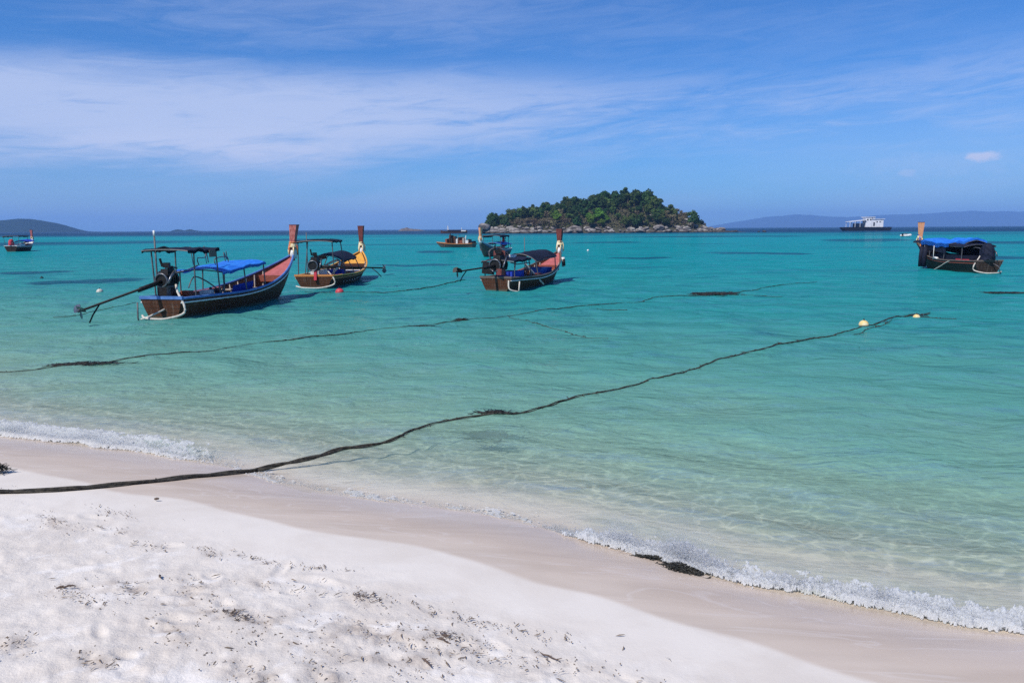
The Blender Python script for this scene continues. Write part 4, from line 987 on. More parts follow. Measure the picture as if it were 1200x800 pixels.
b3.tube_part([(3.9, .3, .3), (3.85, .3, 2.2)], .018, 'mast', M_PIPE)
b3.tube_part([(6.9, -.50, 1.18), (6.95, -.52, .72)], .09, 'fender', M_WHITE, 8); b3.tube_part([(6.75, -.60, 1.1), (6.78, -.62, .78)], .07, 'fender', M_BLACK, 8)
b3.tube_part([(.0, -.6, .45), (-.1, -.68, .1), (.2, -.95, -.02)], .035, 'boarding_loop', M_HOSE, 8); b3.tube_part([(.35, -.95, .4), (.15, -1.0, .02)], .03, 'ladder_rail', M_HOSE)
for x in (5.5, 6.1): b3.thwart(x, .55, M_WHITE)

# --- boat 4: behind boat 3, bow towards the left
b4 = Boat((592, 298.5), (561, 302), 'longtail boat with an orange prow moored behind the dark canopied boat', L=7.6, B=0.95, free=0.60, bowz=1.50)
b4.hull(H_GREY, M_WHITE, M_BLUE); b4.foredeck(M_WHITE); b4.prow(M_PROW_ORANGE, 2.75, .05, .2, .42, wrap=M_WHITE)
b4.engine(None, .4, 1.1)
b4.canopy(1.4, 4.4, .90, 1.95, M_ROOF_DARK, .10, [(.05, 1), (.05, -1), (.95, 1), (.95, -1)], 0, 'flat_canopy', skirt=.12, seed=15)
b4.canopy(.5, 4.2, .86, 1.15, M_TARP, .20, [(.05, 1), (.95, 1), (.05, -1), (.95, -1)], 0, 'tarpaulin_canopy', seed=16)
b4.box_part((1.2, .2, 1.35), (.18, .18, 1.3), 'red_post', M_RED); b4.box_part((3.0, .4, .75), (1.4, .6, .3), 'storage_box', M_PINK)

# --- boat 5: right
b5 = Boat((1158, 320.5), (1084, 313), 'dark longtail boat with an orange prow under blue sheets, alone on the right', B=0.95, free=0.62, bowz=1.55)
b5.hull(H_DARK, M_WOOD_GREY, M_WOOD_RED); b5.foredeck(M_WOOD_ORANGE, .82); b5.prow(M_PROW_ORANGE, 2.85, .02, .22, .44, ribbon=M_BLUE_CLOTH, wrap=M_WOOD_ORANGE)
b5.engine(None, .25, 1.05, cover=M_ROOF_DARK, big=.85)
b5.canopy(1.0, 7.1, .88, 1.48, M_ROOF_DARK, .14, [(.05, 1), (.05, -1), (.35, 1), (.35, -1), (.65, 1), (.65, -1), (.95, 1), (.95, -1)], .16, 'canopy', sag=.03, seed=18)
b5.canopy(2.6, 6.0, .93, 1.60, M_TARP, .12, [], .16, 'blue_sheet', sag=.05, skirt=.22, seed=19)
b5.canopy(1.6, 3.6, .60, 1.74, M_TARP, .18, [], .0, 'blue_bundle', sag=.05, skirt=.12, seed=20, yc=-.1, th=.12)
for x, y in ((5.75, .93), (5.15, 1.0)):
    b5.tube_part([(x, y, 1.35), (x + .03, y + .04, .75), (x, y + .05, .12)], .13, 'hanging_cloth', M_ROOF_DARK, 8)
b5.tube_part([(4.2, .97, 1.45), (4.15, 1.0, .62)], .02, 'canopy_strut', M_WHITE); b5.tube_part([(5.5, .9, 1.5), (5.4, .96, .75)], .03, 'canopy_strut', M_STEEL)
for x in (3.7, 5.5, 6.3): b5.tube_part([(x, b5.yg(x / b5.L) - .02, b5.zg(x / b5.L) + .06), (x + .42, b5.yg((x + .42) / b5.L) - .02, b5.zg((x + .42) / b5.L) + .06)], .065, 'gunwale_roll', M_WHITE, 8)
b5.tube_part([(3.9, 1.02, .02), (3.2, 1.03, .25), (2.6, .98, .52), (2.3, .93, .60)], .028, 'mooring_line', M_HOSE)
mb = MB(); mb.grid([[(-b5.L / 2 + 1.6 + .35 * i, -.80 + .04 * math.sin(i * 1.9), .75 + .15 * j + .02 * i) for j in range(6)] for i in range(15)]); mb.grid([[(-b5.L / 2 + 1.6 + .35 * i, -.83 + .04 * math.sin(i * 1.9), .75 + .15 * j + .02 * i) for j in range(6)] for i in range(15)]); b5.part(mb, 'dark_fill_curtain', M_ROOF_DARK)  # dark sheet added on the far side to close off see-through light
mb = MB()
for k in (0, .03): mb.grid([[(-b5.L / 2 + 3.0 + .25 * i, .86 + k + .03 * math.sin(i * 2.3), 1.0 + .13 * j + .022 * i) for j in range(5)] for i in range(13)])
b5.part(mb, 'dark_fill_curtain', M_ROOF_DARK)  # near-side dark sheet, added in place of the dark crowded interior
b5.box_part((3.0, .1, .7), (4.0, 1.3, .5), 'cargo', M_ROOF_DARK); b5.box_part((1.4, .72, .70), (1.3, .08, .10), 'side_rail', M_RED)
b5.ladder(1); b5.tube_part([(-.05, -.2, .55), (-.35, -.35, .40), (-.45, -.4, .02)], .03, 'ladder_rail', M_PIPE)

# --- boat 6: far left
b6 = Boat((13, 295), (35, 293.6), 'small longtail boat at the far left edge with red cloth at its stern', L=7.2, B=1.0, free=0.7, bowz=1.55)
b6.hull(H_DARK, M_WHITE, M_WHITE); b6.foredeck(M_WHITE); b6.prow(M_PINK, 2.85, .05, .22, .42)
b6.engine(None, .3, 1.1, cover=M_RED, big=.75)
b6.canopy(.3, 3.4, 1.0, 2.05, M_ROOF_DARK, .06, [(.05, 1), (.05, -1), (.95, 1), (.95, -1)], 0, 'stern_roof', skirt=.1, seed=22)
b6.canopy(2.9, 5.6, .9, 1.2, M_BLUE_CLOTH, .2, [(.1, 1), (.1, -1), (.95, 1), (.95, -1)], .2, 'tarpaulin_canopy', seed=23)
b6.box_part((2.0, -.2, .8), (1.6, 1.0, .4), 'cargo', M_WHITE)

# --- boat 7: low brown work boat behind
b7 = Boat((556, 289.8), (508, 289.6), 'low rusty brown work boat piled with gear, beyond the centre boats', L=6.2, B=1.0, free=0.5, bowz=0.72, group=None, name='work_boat', overhang=.4)
b7.hull(M_WOOD_GREY, M_WOOD_ORANGE, M_WOOD); b7.foredeck(M_WOOD_ORANGE, .72)
for x, h_, w_, mt in ((.35, .5, .4, M_ROOF_DARK), (.75, .8, .2, M_WOOD), (1.05, .65, .4, M_WHITE), (1.5, 1.0, .22, M_FLOOR), (1.85, .7, .5, M_WOOD_RED), (2.3, 1.1, .3, M_WOOD), (2.7, .85, .35, M_WHITE), (3.1, 1.25, .28, M_WOOD), (3.45, 1.0, .3, M_BLACK), (3.8, 1.4, .3, M_WOOD), (4.1, .9, .3, M_WOOD_RED)):
    b7.box_part((x, random.uniform(-.25, .25), .35 + h_ / 2), (w_, random.uniform(.6, 1.2), h_), 'gear_stack', mt, (random.uniform(-.12, .12), random.uniform(-.12, .12), random.uniform(-.3, .3)))
b7.tube_part([(2.6, 0, .4), (2.65, 0, 1.8)], .05, 'mast', M_PIPE); b7.tube_part([(1.4, .3, .4), (1.2, .3, 1.7)], .04, 'mast', M_WHITE); b7.tube_part([(3.7, .3, .4), (3.75, .3, 2.0)], .07, 'exhaust_pipe', M_BLACK)

# --- boat 8: outrigger boat far behind
o8 = at_z(532, 273.2); r8 = empty('dive_boat', (o8.x, o8.y, 0), 0.0, 'long low dark boat with two white masts just left of the islet', 'boat')
mb = MB(); rows = []
for i in range(13):
    t = i / 12; x = -9 + 18 * t; w = 1.5 * math.sin(math.pi * (.12 + .86 * t)) ** .6; z = 1.1 + .9 * abs(2 * t - 1) ** 3
    rows.append([(x, -w, z), (x, -w * .7, -.3), (x, w * .7, -.3), (x, w, z)])
mb.grid(rows, True); mb.build('hull', M_WOOD, r8)
mb = MB(); mb.box((.5, 0, 1.5), (9, 2.2, .9)); mb.build('cabin', M_ROOF_DARK, r8); mb = MB(); mb.box((0, 0, 2.1), (13, 2.8, .16)); mb.build('roof', M_WOOD_GREY, r8)
for x, lean, h_ in ((-4.6, .5, 5.2), (-3.6, -.3, 4.4), (5.2, 0, 3.6)):
    mb = MB(); mb.tube([(x, 0, 1), (x + lean, 0, h_)], [.26, .16], 6); mb.build('mast', M_WHITE, r8)
mb = MB(); mb.box((6.5, -1.2, 1.5), (3.2, .3, .8)); mb.build('side_panel', M_WHITE, r8)

# --- barge
ob = at_z(1014, 270.3); rb = empty('barge', (ob.x, ob.y, 0), R(-4), 'white work barge with a two storey deckhouse on a black hull near the horizon', 'barge')
S = ob.length / FPX * .86
mb = MB(); mb.add([(-29 * S, -4, 3.5 * S), (29 * S, -4, 3.3 * S), (26 * S, -3.4, -.5), (-24 * S, -3.4, -.5), (-29 * S, 4, 3.5 * S), (29 * S, 4, 3.3 * S), (26 * S, 3.4, -.5), (-24 * S, 3.4, -.5)],
              [(0, 1, 2, 3), (5, 4, 7, 6), (4, 0, 3, 7), (1, 5, 6, 2), (4, 5, 1, 0), (3, 2, 6, 7)]); mb.build('hull', pmat('black_hull', (.018, .02, .035), .5), rb)
mb = MB(); mb.box((0, 0, 3.9 * S), (56 * S, 8.1, .9 * S)); mb.build('bulwark', M_BLACK, rb)
M_BW = pmat('barge_white', (.80, .80, .82), .5, (.66, .66, .66), .6)
mb = MB(); mb.box((1.5 * S, 0, 9.5 * S), (7 * S, 6, 12.5 * S)); mb.build('deckhouse', M_BW, rb)
mb = MB(); mb.box((12 * S, 0, 8.7 * S), (14 * S, 5.6, 10.2 * S)); mb.build('deckhouse', M_BW, rb)
mb = MB(); mb.box((12.5 * S, 0, 13.9 * S), (16 * S, 6.4, .5 * S)); mb.build('roof', M_BW, rb)
mb = MB(); mb.box((2.5 * S, 0, 16.3 * S), (13 * S, 6.6, .6 * S)); mb.build('roof', M_BW, rb)
mb = MB(); mb.box((7.5 * S, -.2, 15 * S), (3.0 * S, 5.0, 2.2 * S)); mb.build('wheelhouse', M_BW, rb)
mb = MB(); mb.plate([(-22 * S, -3.8, 11.2 * S), (-2.1 * S, -3.8, 13.2 * S), (-2.1 * S, 3.8, 13.2 * S), (-22 * S, 3.8, 11.2 * S)], .4); mb.build('awning', M_BW, rb)
for x in (-21, -15, -9): 
    for y in (-3.6, 3.6):
        mb = MB(); mb.tube([(x * S, y, 4 * S), (x * S, y, (11.0 + (x + 22) * .1) * S)], .14, 5); mb.build('awning_post', M_BW, rb)
mb = MB(); mb.box((-9 * S, 1, 6.6 * S), (9 * S, 4, 4.5 * S)); mb.build('deck_cargo', pmat('deck_cargo', (.10, .12, .17), .7), rb)
for x, z, w, h_ in ((.2, 13.2, 1.6, 1.8), (3.6, 13.2, 1.6, 1.8), (8, 7.8, 1.8, 4.4), (15, 10.5, 1.4, 1.6), (11.5, 10.5, 1.4, 1.6)):
    mb = MB(); mb.box((x * S, (-3.03 if x < 5 else -2.83), z * S), (w * S, .06, h_ * S)); mb.build('door' if h_ > 3 else 'window', pmat('dark_glass', (.02, .025, .035), .2), rb)

# --- small dinghy near it
od = at_z(1062, 277.4); rd_ = empty('dinghy', (od.x, od.y, 0), R(20), 'tiny grey and white inflatable dinghy left of the orange prow on the right', 'dinghy')
mb = MB(); mb.tube([(-1.3, -.6, .3), (.6, -.62, .3), (1.15, -.35, .42), (1.3, 0, .5), (1.15, .35, .42), (.6, .62, .3), (-1.3, .6, .3)], [.24, .26, .25, .22, .25, .26, .24], 8); mb.build('tube', M_WHITE, rd_, True)
mb = MB(); mb.box((-.2, 0, .15), (2.1, 1.0, .08)); mb.build('floor', M_STEEL, rd_); mb = MB(); mb.box((-1.3, 0, .62), (.32, .30, .5), taper=.8); mb.tube([(-1.35, 0, .4), (-1.42, 0, -.3)], .07, 6); mb.build('outboard_motor', M_BLACK, rd_)
mb = MB(); mb.box((-.3, 0, .62), (.5, .7, .45)); mb.build('seat', pmat('grey_vinyl', (.25, .25, .26), .6), rd_)

# crates aboard boat 3
M_CRATE = pmat('crate_blue', (.02, .11, .46), .5, (.015, .08, .36), 5)
def crate(boat, x, y, z, size, label, rz=0.0):
    P = boat.world((-boat.L / 2 + x, y, z)); r = empty('crate', P, boat.ang + rz, label, 'crate', 'blue crates in the dark canopied boat')
    sx_, sy_, sz_ = size; mb = MB(); t_ = .02
    mb.box((0, 0, t_ / 2), (sx_, sy_, t_)); mb.box((sx_ / 2 - t_ / 2, 0, sz_ / 2), (t_, sy_, sz_)); mb.box((-sx_ / 2 + t_ / 2, 0, sz_ / 2), (t_, sy_, sz_)); mb.box((0, sy_ / 2 - t_ / 2, sz_ / 2), (sx_ - .01, t_, sz_)); mb.box((0, -sy_ / 2 + t_ / 2, sz_ / 2), (sx_ - .01, t_, sz_))
    mb.build('body', M_CRATE, r); mb = MB()
    for sy in (-1, 1): mb.box((0, sy * (sy_ / 2 + .005), sz_ - .03), (sx_ + .03, .03, .05))
    for sx2 in (-1, 1): mb.box((sx2 * (sx_ / 2 + .005), 0, sz_ - .03), (.03, sy_ + .03, .05))
    mb.build('rim', M_CRATE, r)
crate(b3, 4.15, -.30, .30, (.75, .55, .52), 'blue plastic crate in the dark boat, nearer the stern of the two')
crate(b3, 5.0, -.22, .30, (.70, .55, .48), 'blue plastic crate in the dark boat, nearer the bow of the two')

# ------------------------------------------------------------------ buoys and floats
def buoy(px, py, r, mats, label, band=True, sink=.35):
    P = at_z(px, py); ro = empty('buoy', (P.x, P.y, 0), random.uniform(0, 6), label, 'buoy')
    mb = MB(); mb.ball((0, 0, r * (1 - 2 * sink)), r, 18, 12, (1, 1, .95)); mb.build('float', mats[0], ro, True)
    if band:
        mb = MB(); mb.torus((0, 0, r * (1 - 2 * sink) - r * .25), r * .95, r * .12, 20, 6); mb.build('weed_band', mats[1], ro, True)
    mb = MB(); mb.torus((0, 0, r * (2 - 2 * sink) + r * .1), r * .2, r * .06, 12, 6, 'x'); mb.build('eye', mats[1], ro, True)
M_BUOY = pmat('buoy_yellow', (.72, .50, .16), .6, (.80, .68, .45), 9)
buoy(1012, 382, .125, (M_BUOY, M_WEED), 'round yellow buoy with a dark weedy band on the long near rope')
buoy(1074, 371, .10, (M_BUOY, M_WEED), 'half sunken pale float at the far end of the long near rope', True, .62)
buoy(398, 343, .18, (pmat('buoy_red', (.62, .06, .07), .5, (.45, .05, .06), 6), M_BLACK), 'small red buoy in front of the yellow bowed boat', False, .45)
buoy(117, 342, .14, (M_HOSE, M_WEED), 'small whitish float left of the blue canopied boat above its propeller', True, .5)
buoy(689, 294, .13, (M_WHITE, M_BLACK), 'small white float on the water right of the dark prow in front of the islet', False, .3)
buoy(49, 326, .10, (M_BLACK, M_WEED), 'tiny dark float at the left, below the far left boat', False, .5)

# ------------------------------------------------------------------ ropes
def rope(name, pix, r, label, strands=2, seed=0, weed=60, jitter=0.012, float_z=0.012, step=0.06, extra=None, dip=.03):
    rs = random.Random(seed); P = []
    for a in pix:
        g = ground_pt(*a); P.append(Vector((g.x, g.y)))
    if extra: P = [P[0] + Vector(e) for e in extra] + P
    # Catmull-Rom
    pts = []
    for i in range(len(P) - 1):
        p0, p1, p2, p3 = P[max(i - 1, 0)], P[i], P[i + 1], P[min(i + 2, len(P) - 1)]
        n = max(3, int((p2 - p1).length / step))
        for k in range(n):
            t = k / n
            pts.append(0.5 * ((2 * p1) + (p2 - p0) * t + (2 * p0 - 5 * p1 + 4 * p2 - p3) * t * t + (3 * p1 - p0 - 3 * p2 + p3) * t ** 3))
    pts.append(P[-1])
    A_ = np.array([(q.x, q.y) for q in pts]); L_ = np.concatenate([[0], np.cumsum(np.hypot(*np.diff(A_, axis=0).T))])
    wig = (fbm(L_ * 0.9, L_ * 0, 100 + seed, 4) - .5) * jitter * 4; wig2 = (fbm(L_ * 3.5, L_ * 0 + 5, 120 + seed, 3) - .5) * jitter * 2
    tx = np.gradient(A_, axis=0); tx /= np.maximum(np.linalg.norm(tx, axis=1)[:, None], 1e-6); nx = np.stack([-tx[:, 1], tx[:, 0]], 1)
    A_ = A_ + nx * (wig + wig2)[:, None]
    u, s_ = us(A_[:, 0], A_[:, 1]); sg = s_ - s0(u)
    wz = water_z(A_[:, 0], A_[:, 1], sg, u, np.hypot(A_[:, 0], A_[:, 1])); gz = ground_base(sg)
    bob = (fbm(L_ * 0.55, L_ * 0, 140 + seed, 3) - .5) * dip          # dips under the surface here and there
    Z = np.maximum(gz + r * .75, np.where(sg > .6, wz + float_z + np.minimum(bob, .02), wz + float_z))
    mb = MB()
    for k in range(strands):
        ph = k * 2 * math.pi / strands; pl = []; rl = []
        for i in range(len(A_)):
            w = ph + L_[i] * (5.5 if L_[i] % 7 < 5 else 7.5); o_ = r * .85 if strands > 1 else 0
            loose = 1 + 1.4 * max(0, vnoise(L_[i] * .5, k * 7.0, 160 + seed) - .62) * 2.5
            pl.append((A_[i, 0] + nx[i, 0] * math.cos(w) * o_ * loose, A_[i, 1] + nx[i, 1] * math.cos(w) * o_ * loose, Z[i] + math.sin(w) * o_ * .7))
            rl.append(r * float(1 - .50 * sstep(sg[i], .2, 3.0)) * float(.7 + .45 * vnoise(L_[i] * 4, k * 3.0, 180 + seed)))
        mb.tube(pl, rl, 6)
    for k in range(weed):
        i = rs.randrange(len(A_)); a = rs.uniform(0, 6.28); ln = rs.uniform(.03, .14) * (.35 if sg[i] < .3 else 1)
        q = Vector((A_[i, 0], A_[i, 1], Z[i])); e = q + Vector((math.cos(a) * ln, math.sin(a) * ln, rs.uniform(-.01, .02)))
        mb.tube([q, (q + e) / 2 + Vector((0, 0, .012)), e], [r * .3, r * .35, r * .12], 4)
    o = mb.build(name, M_ROPE, None, True)
    return tag(o, label, 'rope')
rope('rope', [(0, 578), (100, 573), (200, 563), (298, 552), (350, 541), (400, 529), (430, 523), (467, 513), (500, 500), (533, 492), (567, 487), (587, 484), (603, 484.5), (633, 478), (667, 467), (700, 461), (733, 454), (760, 446), (800, 436), (833, 423), (860, 416), (900, 410), (947, 398), (967, 395), (1000, 387), (1047, 374), (1067, 370), (1090, 366)],
     .0195, 'long dark thick mooring rope running from the dry sand out to the yellow buoy', 2, 1, 110, extra=[(-2.6, -.5), (-1.2, -.22)])
rope('rope', [(0, 436), (67, 429), (113, 425), (160, 419), (233, 412), (277, 405), (307, 401), (367, 395), (400, 391.7), (443, 385), (467, 384), (490, 382), (540, 376), (593, 371), (627, 367), (677, 359), (710, 357), (753, 352), (770, 348.5), (800, 347), (817, 346), (867, 343), (907, 335), (957, 330)],
     .018, 'long dark floating rope crossing the whole bay below the moored boats', 2, 2, 90, .03, .004, dip=.05, extra=[(-6, -1.2), (-3, -.7)])
rope('rope', [(593, 372), (613, 375), (630, 379), (650, 384), (680, 394), (713, 398)], .022, 'thin loose rope end branching off the long far rope in mid water', 1, 3, 20, .05, .0)
rope('rope', [(1070, 370.5), (1090, 371.5), (1105, 373), (1121, 374.5)], .020, 'short rope tail trailing right from the half sunken pale float', 1, 4, 10, .03)
rope('rope', [(1046, 376), (1030, 383), (1015, 387), (1003, 394)], .018, 'short loose rope strand drifting under the yellow buoy', 1, 5, 14, .06)
rope('rope', [(1000, 399), (985, 401), (1004, 405), (1008, 408)], .012, 'faint curled rope strand below left of the yellow buoy', 1, 6, 4, .05, -.01)
rope('rope', [(400, 344), (430, 343), (463, 342), (490, 339), (519, 334), (545, 328.5)], .026, 'slack rope on the water between the red buoy and the dark boat', 2, 7, 30, .03)
rope('rope', [(62, 371), (85, 370), (110, 366), (140, 359), (160, 355)], .018, 'thin mooring line on the water behind the blue canopied boat', 1, 8, 10, .03)
rope('rope', [(357, 342), (375, 343), (392, 343.5)], .02, 'short line from the yellow bowed boat to the red buoy', 1, 9, 4, .02)
rope('rope', [(700, 362), (716, 363), (735, 363.5)], .016, 'short thin rope piece adrift just below the far rope', 1, 10, 4, .03)
rope('rope', [(868, 346), (890, 347), (905, 348), (917, 348)], .018, 'short rope piece adrift right of the weed tangle on the far rope', 1, 11, 4, .03)

# ------------------------------------------------------------------ weed clumps on the ropes and on the shore
def tangle(name, px, py, rx, ry, h, n, label, cat, seed, zoff=0.0, ang=0.0, mat=M_WEED, rad=.010, ln=(.12, .4)):
    rs = random.Random(seed); P = ground_pt(px, py); mb = MB(); ca, sa = math.cos(ang), math.sin(ang)
    for k in range(n):
        q = rs.gauss(0, .45); w = rs.gauss(0, .45); x, y = q * rx, w * ry
        a = rs.gauss(0, .9); l_ = rs.uniform(*ln); pts = []
        for i in range(4):
            f = i / 3 - .5; pts.append((x + math.cos(a + f) * l_ * f, y + math.sin(a + f * 1.5) * l_ * f, max(0, h * math.exp(-(q * q + w * w) * 2)) * rs.uniform(.1, 1) + zoff))
        pts = [(p_[0] * ca - p_[1] * sa, p_[0] * sa + p_[1] * ca, p_[2]) for p_ in pts]
        mb.tube(pts, [rad * .5, rad, rad * rs.uniform(.8, 1.6), rad * .4], 4, flat=.6)
    o = mb.build(name, mat, None, True, (P.x, P.y, P.z)); return tag(o, label, cat)
tangle('weed_tangle', 95, 426.5, .75, .16, .05, 150, 'dark weed tangle caught on the far rope in front of the blue canopied boat', 'seaweed', 21, -.005, .15)
tangle('weed_tangle', 840, 344, 1.5, .80, .05, 280, 'dark weed tangle on the far rope right of the dark canopied boat', 'seaweed', 22, .0, .12, ln=(.15, .6), rad=.015)
tangle('weed_tangle', 1075, 369.5, .25, .10, .05, 40, 'dark weed hanging round the half sunken pale float', 'seaweed', 23)
tangle('weed_tangle', 1180, 342.5, 1.6, .28, .03, 170, 'faint dark weed patch near the right edge of the photo', 'seaweed', 24, -.02, .0, ln=(.2, .9), rad=.012)
tangle('weed_tangle', 570, 502, .30, .20, .05, 90, 'dark weed patch under the water below the near rope', 'seaweed', 25, -.10, .1)
tangle('weed_tangle', 492, 383, .55, .12, .05, 50, 'small dark weed knot on the far rope left of its middle', 'seaweed', 26)
tangle('weed_tangle', 541, 375.5, .25, .12, .07, 40, 'small dark weed knot on the far rope under the dark boat', 'seaweed', 27)
tangle('weed_tangle', 580, 485, .28, .06, .04, 40, 'dark weed wrapped on the near rope in the middle of the photo', 'seaweed', 28, .01)
tangle('seaweed_heap', 800, 668, .16, .10, .05, 330, 'heap of wet black seaweed where the wave breaks on the sand', 'seaweed', 31, .005, -.45, rad=.006, ln=(.03, .09))
tangle('seaweed_strand', 764, 655, .20, .035, .03, 90, 'thin black seaweed strand left of the wet seaweed heap', 'seaweed', 32, .005, -.28, rad=.005, ln=(.04, .12))
tangle('seaweed_strand', 806, 654, .16, .06, .06, 110, 'black seaweed tossed up in the splash behind the wet heap', 'seaweed', 33, .02, -.4, rad=.005, ln=(.03, .10))
tangle('rope_coil', -1, 554, .09, .09, .09, 60, 'dark tangled bundle on the dry sand at the left edge above the near rope', 'rope', 34, .01, .0, M_ROPE, rad=.006, ln=(.05, .13))

# ------------------------------------------------------------------ foam of the breaking wave
def foam_material():
    m, T = new_mat('foam')
    b = T.n('ShaderNodeBsdfPrincipled'); b.inputs['Base Color'].default_value = (.86, .87, .88, 1); b.inputs['Roughness'].default_value = .55
    b.inputs['Specular IOR Level'].default_value = .3
    tl = T.n('ShaderNodeBsdfTranslucent'); tl.inputs['Color'].default_value = (.85, .88, .9, 1)
    mx_ = T.n('ShaderNodeMixShader'); mx_.inputs[0].default_value = .6; T.l(b.outputs[0], mx_.inputs[1]); T.l(tl.outputs[0], mx_.inputs[2]); T.l(mx_.outputs[0], T.out.inputs[0])
    return m
M_FOAM = foam_material()
def foam(name, u0, u1, du, sg0, sg1, ds, hgt, seed, jets, blob_r, amount, label, width=1.0):
    rs = np.random.default_rng(seed)
    uu = np.arange(u0, u1, du); sg = np.arange(sg0, sg1, ds); UU, SG = np.meshgrid(uu, sg, indexing='ij')
    edge = 0.10 * (fbm(uu * 2.2, uu * 0, seed, 4) - .5) * 2
    w_ = amount(uu)
    q = (SG - .06 * width - edge[:, None]) / width
    prof = np.where(q < 0, np.exp(-(q / .06) ** 2), np.exp(-(q / .17) ** 2))      # sharp in front, trailing off behind
    ln = fbm(UU * 11, SG * 14, seed + 3, 5, .65); ln2 = fbm(UU * 46, SG * 60, seed + 7, 3, .6)
    mask = prof * w_[:, None] * 1.38 + 1.1 * (ln - .5) + .7 * (ln2 - .5)
    X, Y = uv_xy(UU, SG); wz = np.maximum(water_z(X, Y, SG, UU, np.hypot(X, Y)), ground_base(SG))
    gb = ground_base(SG); wz = gb + (wz - gb) * sstep(q, -.03, .16)          # the front of the foam runs on the sand itself
    Z = wz + .004 + np.clip(mask - .42, 0, .7) * hgt * (.50 + .4 * ln2)
    F = grid_faces(len(uu), len(sg)); keep = mask.ravel()[F].min(1) > .42
    F = F[keep]; idx = np.unique(F); re = -np.ones(mask.size, int); re[idx] = np.arange(len(idx))
    V = [np.stack([X, Y, Z], -1).reshape(-1, 3)[idx]]; FT = [np.concatenate([re[F][:, [0, 1, 2]], re[F][:, [0, 2, 3]]])]; nb = len(idx)
    # spray: fans of fine drops thrown up from the crest
    tv = np.array([(1, 1, 1), (1, -1, -1), (-1, 1, -1), (-1, -1, 1)], float) * .62; tf = np.array([(0, 1, 2), (0, 3, 1), (0, 2, 3), (1, 3, 2)])
    cdf = np.cumsum(w_); u = np.interp(rs.uniform(0, cdf[-1], jets), cdf, uu)
    k = np.interp(u, uu, w_); e = np.interp(u, uu, edge); sgm = (.05 + np.abs(rs.normal(.03, .06, jets))) * width + e
    x, y = uv_xy(u, sgm); z = np.maximum(water_z(x, y, sgm, u, np.full(jets, 5.0)), ground_base(sgm)); z = z - (z - ground_base(sgm)) * rs.uniform(0, 1, jets)
    clump = vnoise(u * 7.0, u * 0 + seed, 77) * vnoise(u * 19.0, u * 0 + seed, 79); top = hgt * k * (.30 + 2.2 * clump) * rs.gamma(3.0, .33, jets)
    per = 9; f = rs.beta(1.0, 2.1, (jets, per)); lean_u, lean_s = rs.normal(0, .35, jets), rs.normal(-.1, .55, jets)
    hx = top[:, None] * f
    px_ = x[:, None] + (D[0] * lean_u + NS[0] * lean_s)[:, None] * hx + rs.normal(0, .010 * width, (jets, per)); py_ = y[:, None] + (D[1] * lean_u + NS[1] * lean_s)[:, None] * hx + rs.normal(0, .010 * width, (jets, per)); pz_ = z[:, None] + hx + rs.normal(0, .004, (jets, per))
    pos = np.stack([px_, py_, pz_], -1).reshape(-1, 3); rad = blob_r * rs.gamma(4, .2, len(pos)) * (1.1 - .5 * f.ravel()); n = len(pos)
    ax = rs.normal(size=(n, 3)); ax /= np.linalg.norm(ax, axis=1)[:, None]; an = rs.uniform(0, 6.28, n)
    vv = tv[None] * rad[:, None, None] * rs.uniform(.6, 1.5, (n, 1, 3)); c_, s_ = np.cos(an)[:, None, None], np.sin(an)[:, None, None]; axb = np.broadcast_to(ax[:, None], vv.shape)
    vv = vv * c_ + np.cross(axb, vv) * s_ + axb * (axb * vv).sum(-1, keepdims=True) * (1 - c_)
    vv = (vv + pos[:, None]).reshape(-1, 3); ff = (tf[None] + (np.arange(n) * 4)[:, None, None]).reshape(-1, 3) + nb
    o = np_mesh(name, np.concatenate(V + [vv]), np.concatenate(FT + [ff]), M_FOAM, True)
    return tag(o, label, 'foam', None, 'stuff')
U_W = us(*at_z(806, 655)[:2])[0]
def amt_r(u): return sstep(u, U_R[0] - .15, U_R[0] + .5) * (1 - sstep(u, U_R[1] - .05, U_R[1] + .6)) * (.55 + .75 * fbm(u * 1.6, u * 0, 61, 3)) + 1.5 * np.exp(-((u - U_W) / .12) ** 2)
def amt_l(u): return 1.12 * (1 - sstep(u, U_L[1] - 1.8, U_L[1] + .25)) * (.45 + .85 * fbm(u * 1.2, u * 0 + 2, 63, 3))
def amt_m(u): return np.full_like(u, .30) * (.4 + 1.5 * fbm(u * 1.5, u * 0 + 4, 65, 3))
foam('wave_foam', U_R[0] - .2, U_R[1] + .6, .007, -.20, .55, .007, .12, 201, 21000, .0023, amt_r, 'white spray and foam of the small wave breaking at the right')
foam('wave_foam', U_L[0], U_L[1] + .3, .012, -.25, 1.0, .012, .085, 202, 9000, .0036, amt_l, 'white foam of the small wave running up the sand at the left', 1.9)
foam('wave_foam', U_L[1] - .1, U_R[0] + .2, .008, -.15, .40, .007, .012, 203, 900, .0022, amt_m, 'thin broken foam flecks along the water edge in the middle', 1.0)

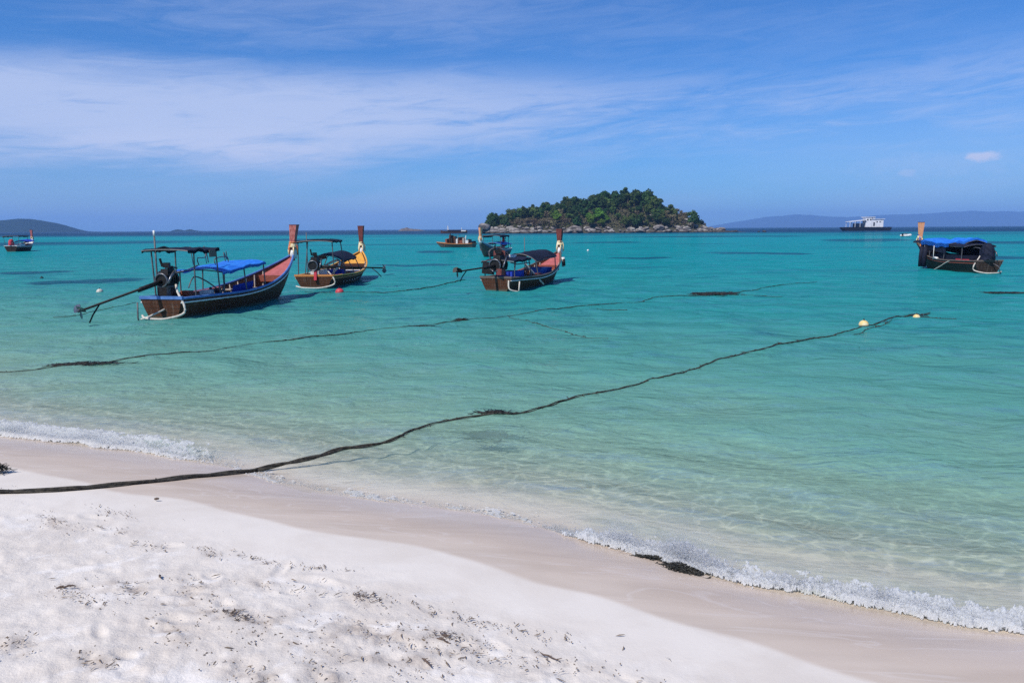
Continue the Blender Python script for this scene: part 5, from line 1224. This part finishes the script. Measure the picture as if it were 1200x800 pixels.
# ------------------------------------------------------------------ litter on the sand
def litter():
    rs = np.random.default_rng(301); V = []; F = []; n = 0
    while n < 1500:
        if rs.uniform() < .80:
            cx_, cy_, ca_, rl, rw = CLUSTERS[rs.integers(len(CLUSTERS))]; q, w_ = rs.normal(0, .75) * rl, rs.normal(0, .8) * rw
            x, y = cx_ + math.cos(ca_) * q - math.sin(ca_) * w_, cy_ + math.sin(ca_) * q + math.cos(ca_) * w_
        else:
            u = rs.uniform(-11, 5.5); x, y = uv_xy(u, float(wet_edge(np.array(u))) - rs.uniform(.35, 6))
        uq, sq_ = us(x, y); sgm = sq_ - float(s0(np.array(uq)))
        if y < 1.2 or math.hypot(x, y) > 14 or float(wet_edge(np.array(uq))) - sgm < .25: continue
        z = float(ground_base(np.array(sgm))) + .008; a = rs.uniform(0, 6.28); k = rs.uniform()
        l_, w = (rs.uniform(.003, .009), rs.uniform(.002, .005)) if k < .82 else (rs.uniform(.012, .032), rs.uniform(.002, .0045))
        ca, sa = math.cos(a), math.sin(a); h = rs.uniform(.003, .010); n += 1; i0 = len(V)
        for f, wf, hz in ((-1, .25, 0), (-.3, 1, 1), (.4, .8, .8), (1, .1, .2)):
            bend = .25 * l_ * f * f
            V += [np.array([x + ca * l_ * f - sa * (w * wf + bend), y + sa * l_ * f + ca * (w * wf + bend), z + h * hz]), np.array([x + ca * l_ * f - sa * (-w * wf + bend), y + sa * l_ * f + ca * (-w * wf + bend), z + h * hz * .6])]
        for j in range(3): F += [(i0 + 2 * j, i0 + 2 * j + 1, i0 + 2 * j + 3, i0 + 2 * j + 2)]
    o = np_mesh('beach_litter', np.array(V), np.array(F), pmat('dead_leaves', (.11, .082, .06), .9, (.24, .18, .125), 3), False)
    tag(o, 'scattered bits of dead leaf, bark and dried weed on the dry sand', 'beach litter', None, 'stuff')
litter()
M_DRIFT = pmat('driftwood', (.14, .095, .07), .9, (.07, .05, .04), 12)
def twig(px, py, ln, ang, r, label, fork=0):
    P = ground_pt(px, py); mb = MB(); rs = random.Random(int(px * 7)); pts = [(ln * (i / 5 - .5), rs.uniform(-.03, .03) * ln * 2, r + .008 + rs.uniform(0, .01)) for i in range(6)]
    mb.tube(pts, [r * .6, r, r * 1.1, r, r * .8, r * .4], 6)
    for k in range(fork):
        q = pts[1 + k % 4]; mb.tube([q, (q[0] + .2 * ln, q[1] + rs.choice((-1, 1)) * .14 * ln, q[2] + .01)], [r * .6, r * .25], 5)
    o = mb.build('twig', M_DRIFT, None, True, (P.x, P.y, P.z), ang); tag(o, label, 'twig')
twig(645, 772, .13, -.5, .004, 'thin straight dark twig on the sand near the bottom centre')
twig(78, 690, .11, .35, .006, 'bent dark twig on the dry sand at the left', 1)
twig(188, 678, .07, -1.0, .006, 'short thick dark twig in the middle of the left sand')
twig(184, 587, .04, .2, .011, 'lone dark lump of bark on clean sand below the near rope')
twig(520, 753, .10, -.6, .005, 'forked dark twig among leaf litter in the bottom centre', 3)
twig(500, 779, .09, -.9, .005, 'small dark twig below the forked twig at the bottom', 2)
tangle('dried_weed', 430, 700, .10, .06, .012, 30, 'small pile of dried brown weed on the sand left of the centre', 'seaweed', 41, .01, -.4, M_DRIFT, .0025, (.02, .06))
tangle('dried_weed', 525, 748, .09, .05, .012, 34, 'flat pile of dried brown weed beside the forked twig', 'seaweed', 42, .01, -.4, M_DRIFT, .0025, (.02, .06))
tangle('dried_weed', 275, 722, .16, .06, .012, 40, 'long streak of dried brown weed across the trodden sand', 'seaweed', 43, .01, -.5, M_DRIFT, .0025, (.02, .06))

# ------------------------------------------------------------------ the air
def haze():
    b = MB(); b.box((0, 0, 112), (30000, 30000, 340))
    m, T = new_mat('haze')
    v = T.n('ShaderNodeVolumePrincipled'); v.inputs['Color'].default_value = (.30, .55, 1.0, 1); v.inputs['Density'].default_value = 1.15e-4; v.inputs['Anisotropy'].default_value = 0.0
    T.l(v.outputs[0], T.out.inputs['Volume'])
    o = b.build('haze', m); tag(o, 'thin blue sea haze filling the air over the bay', 'haze', None, 'stuff')
haze()
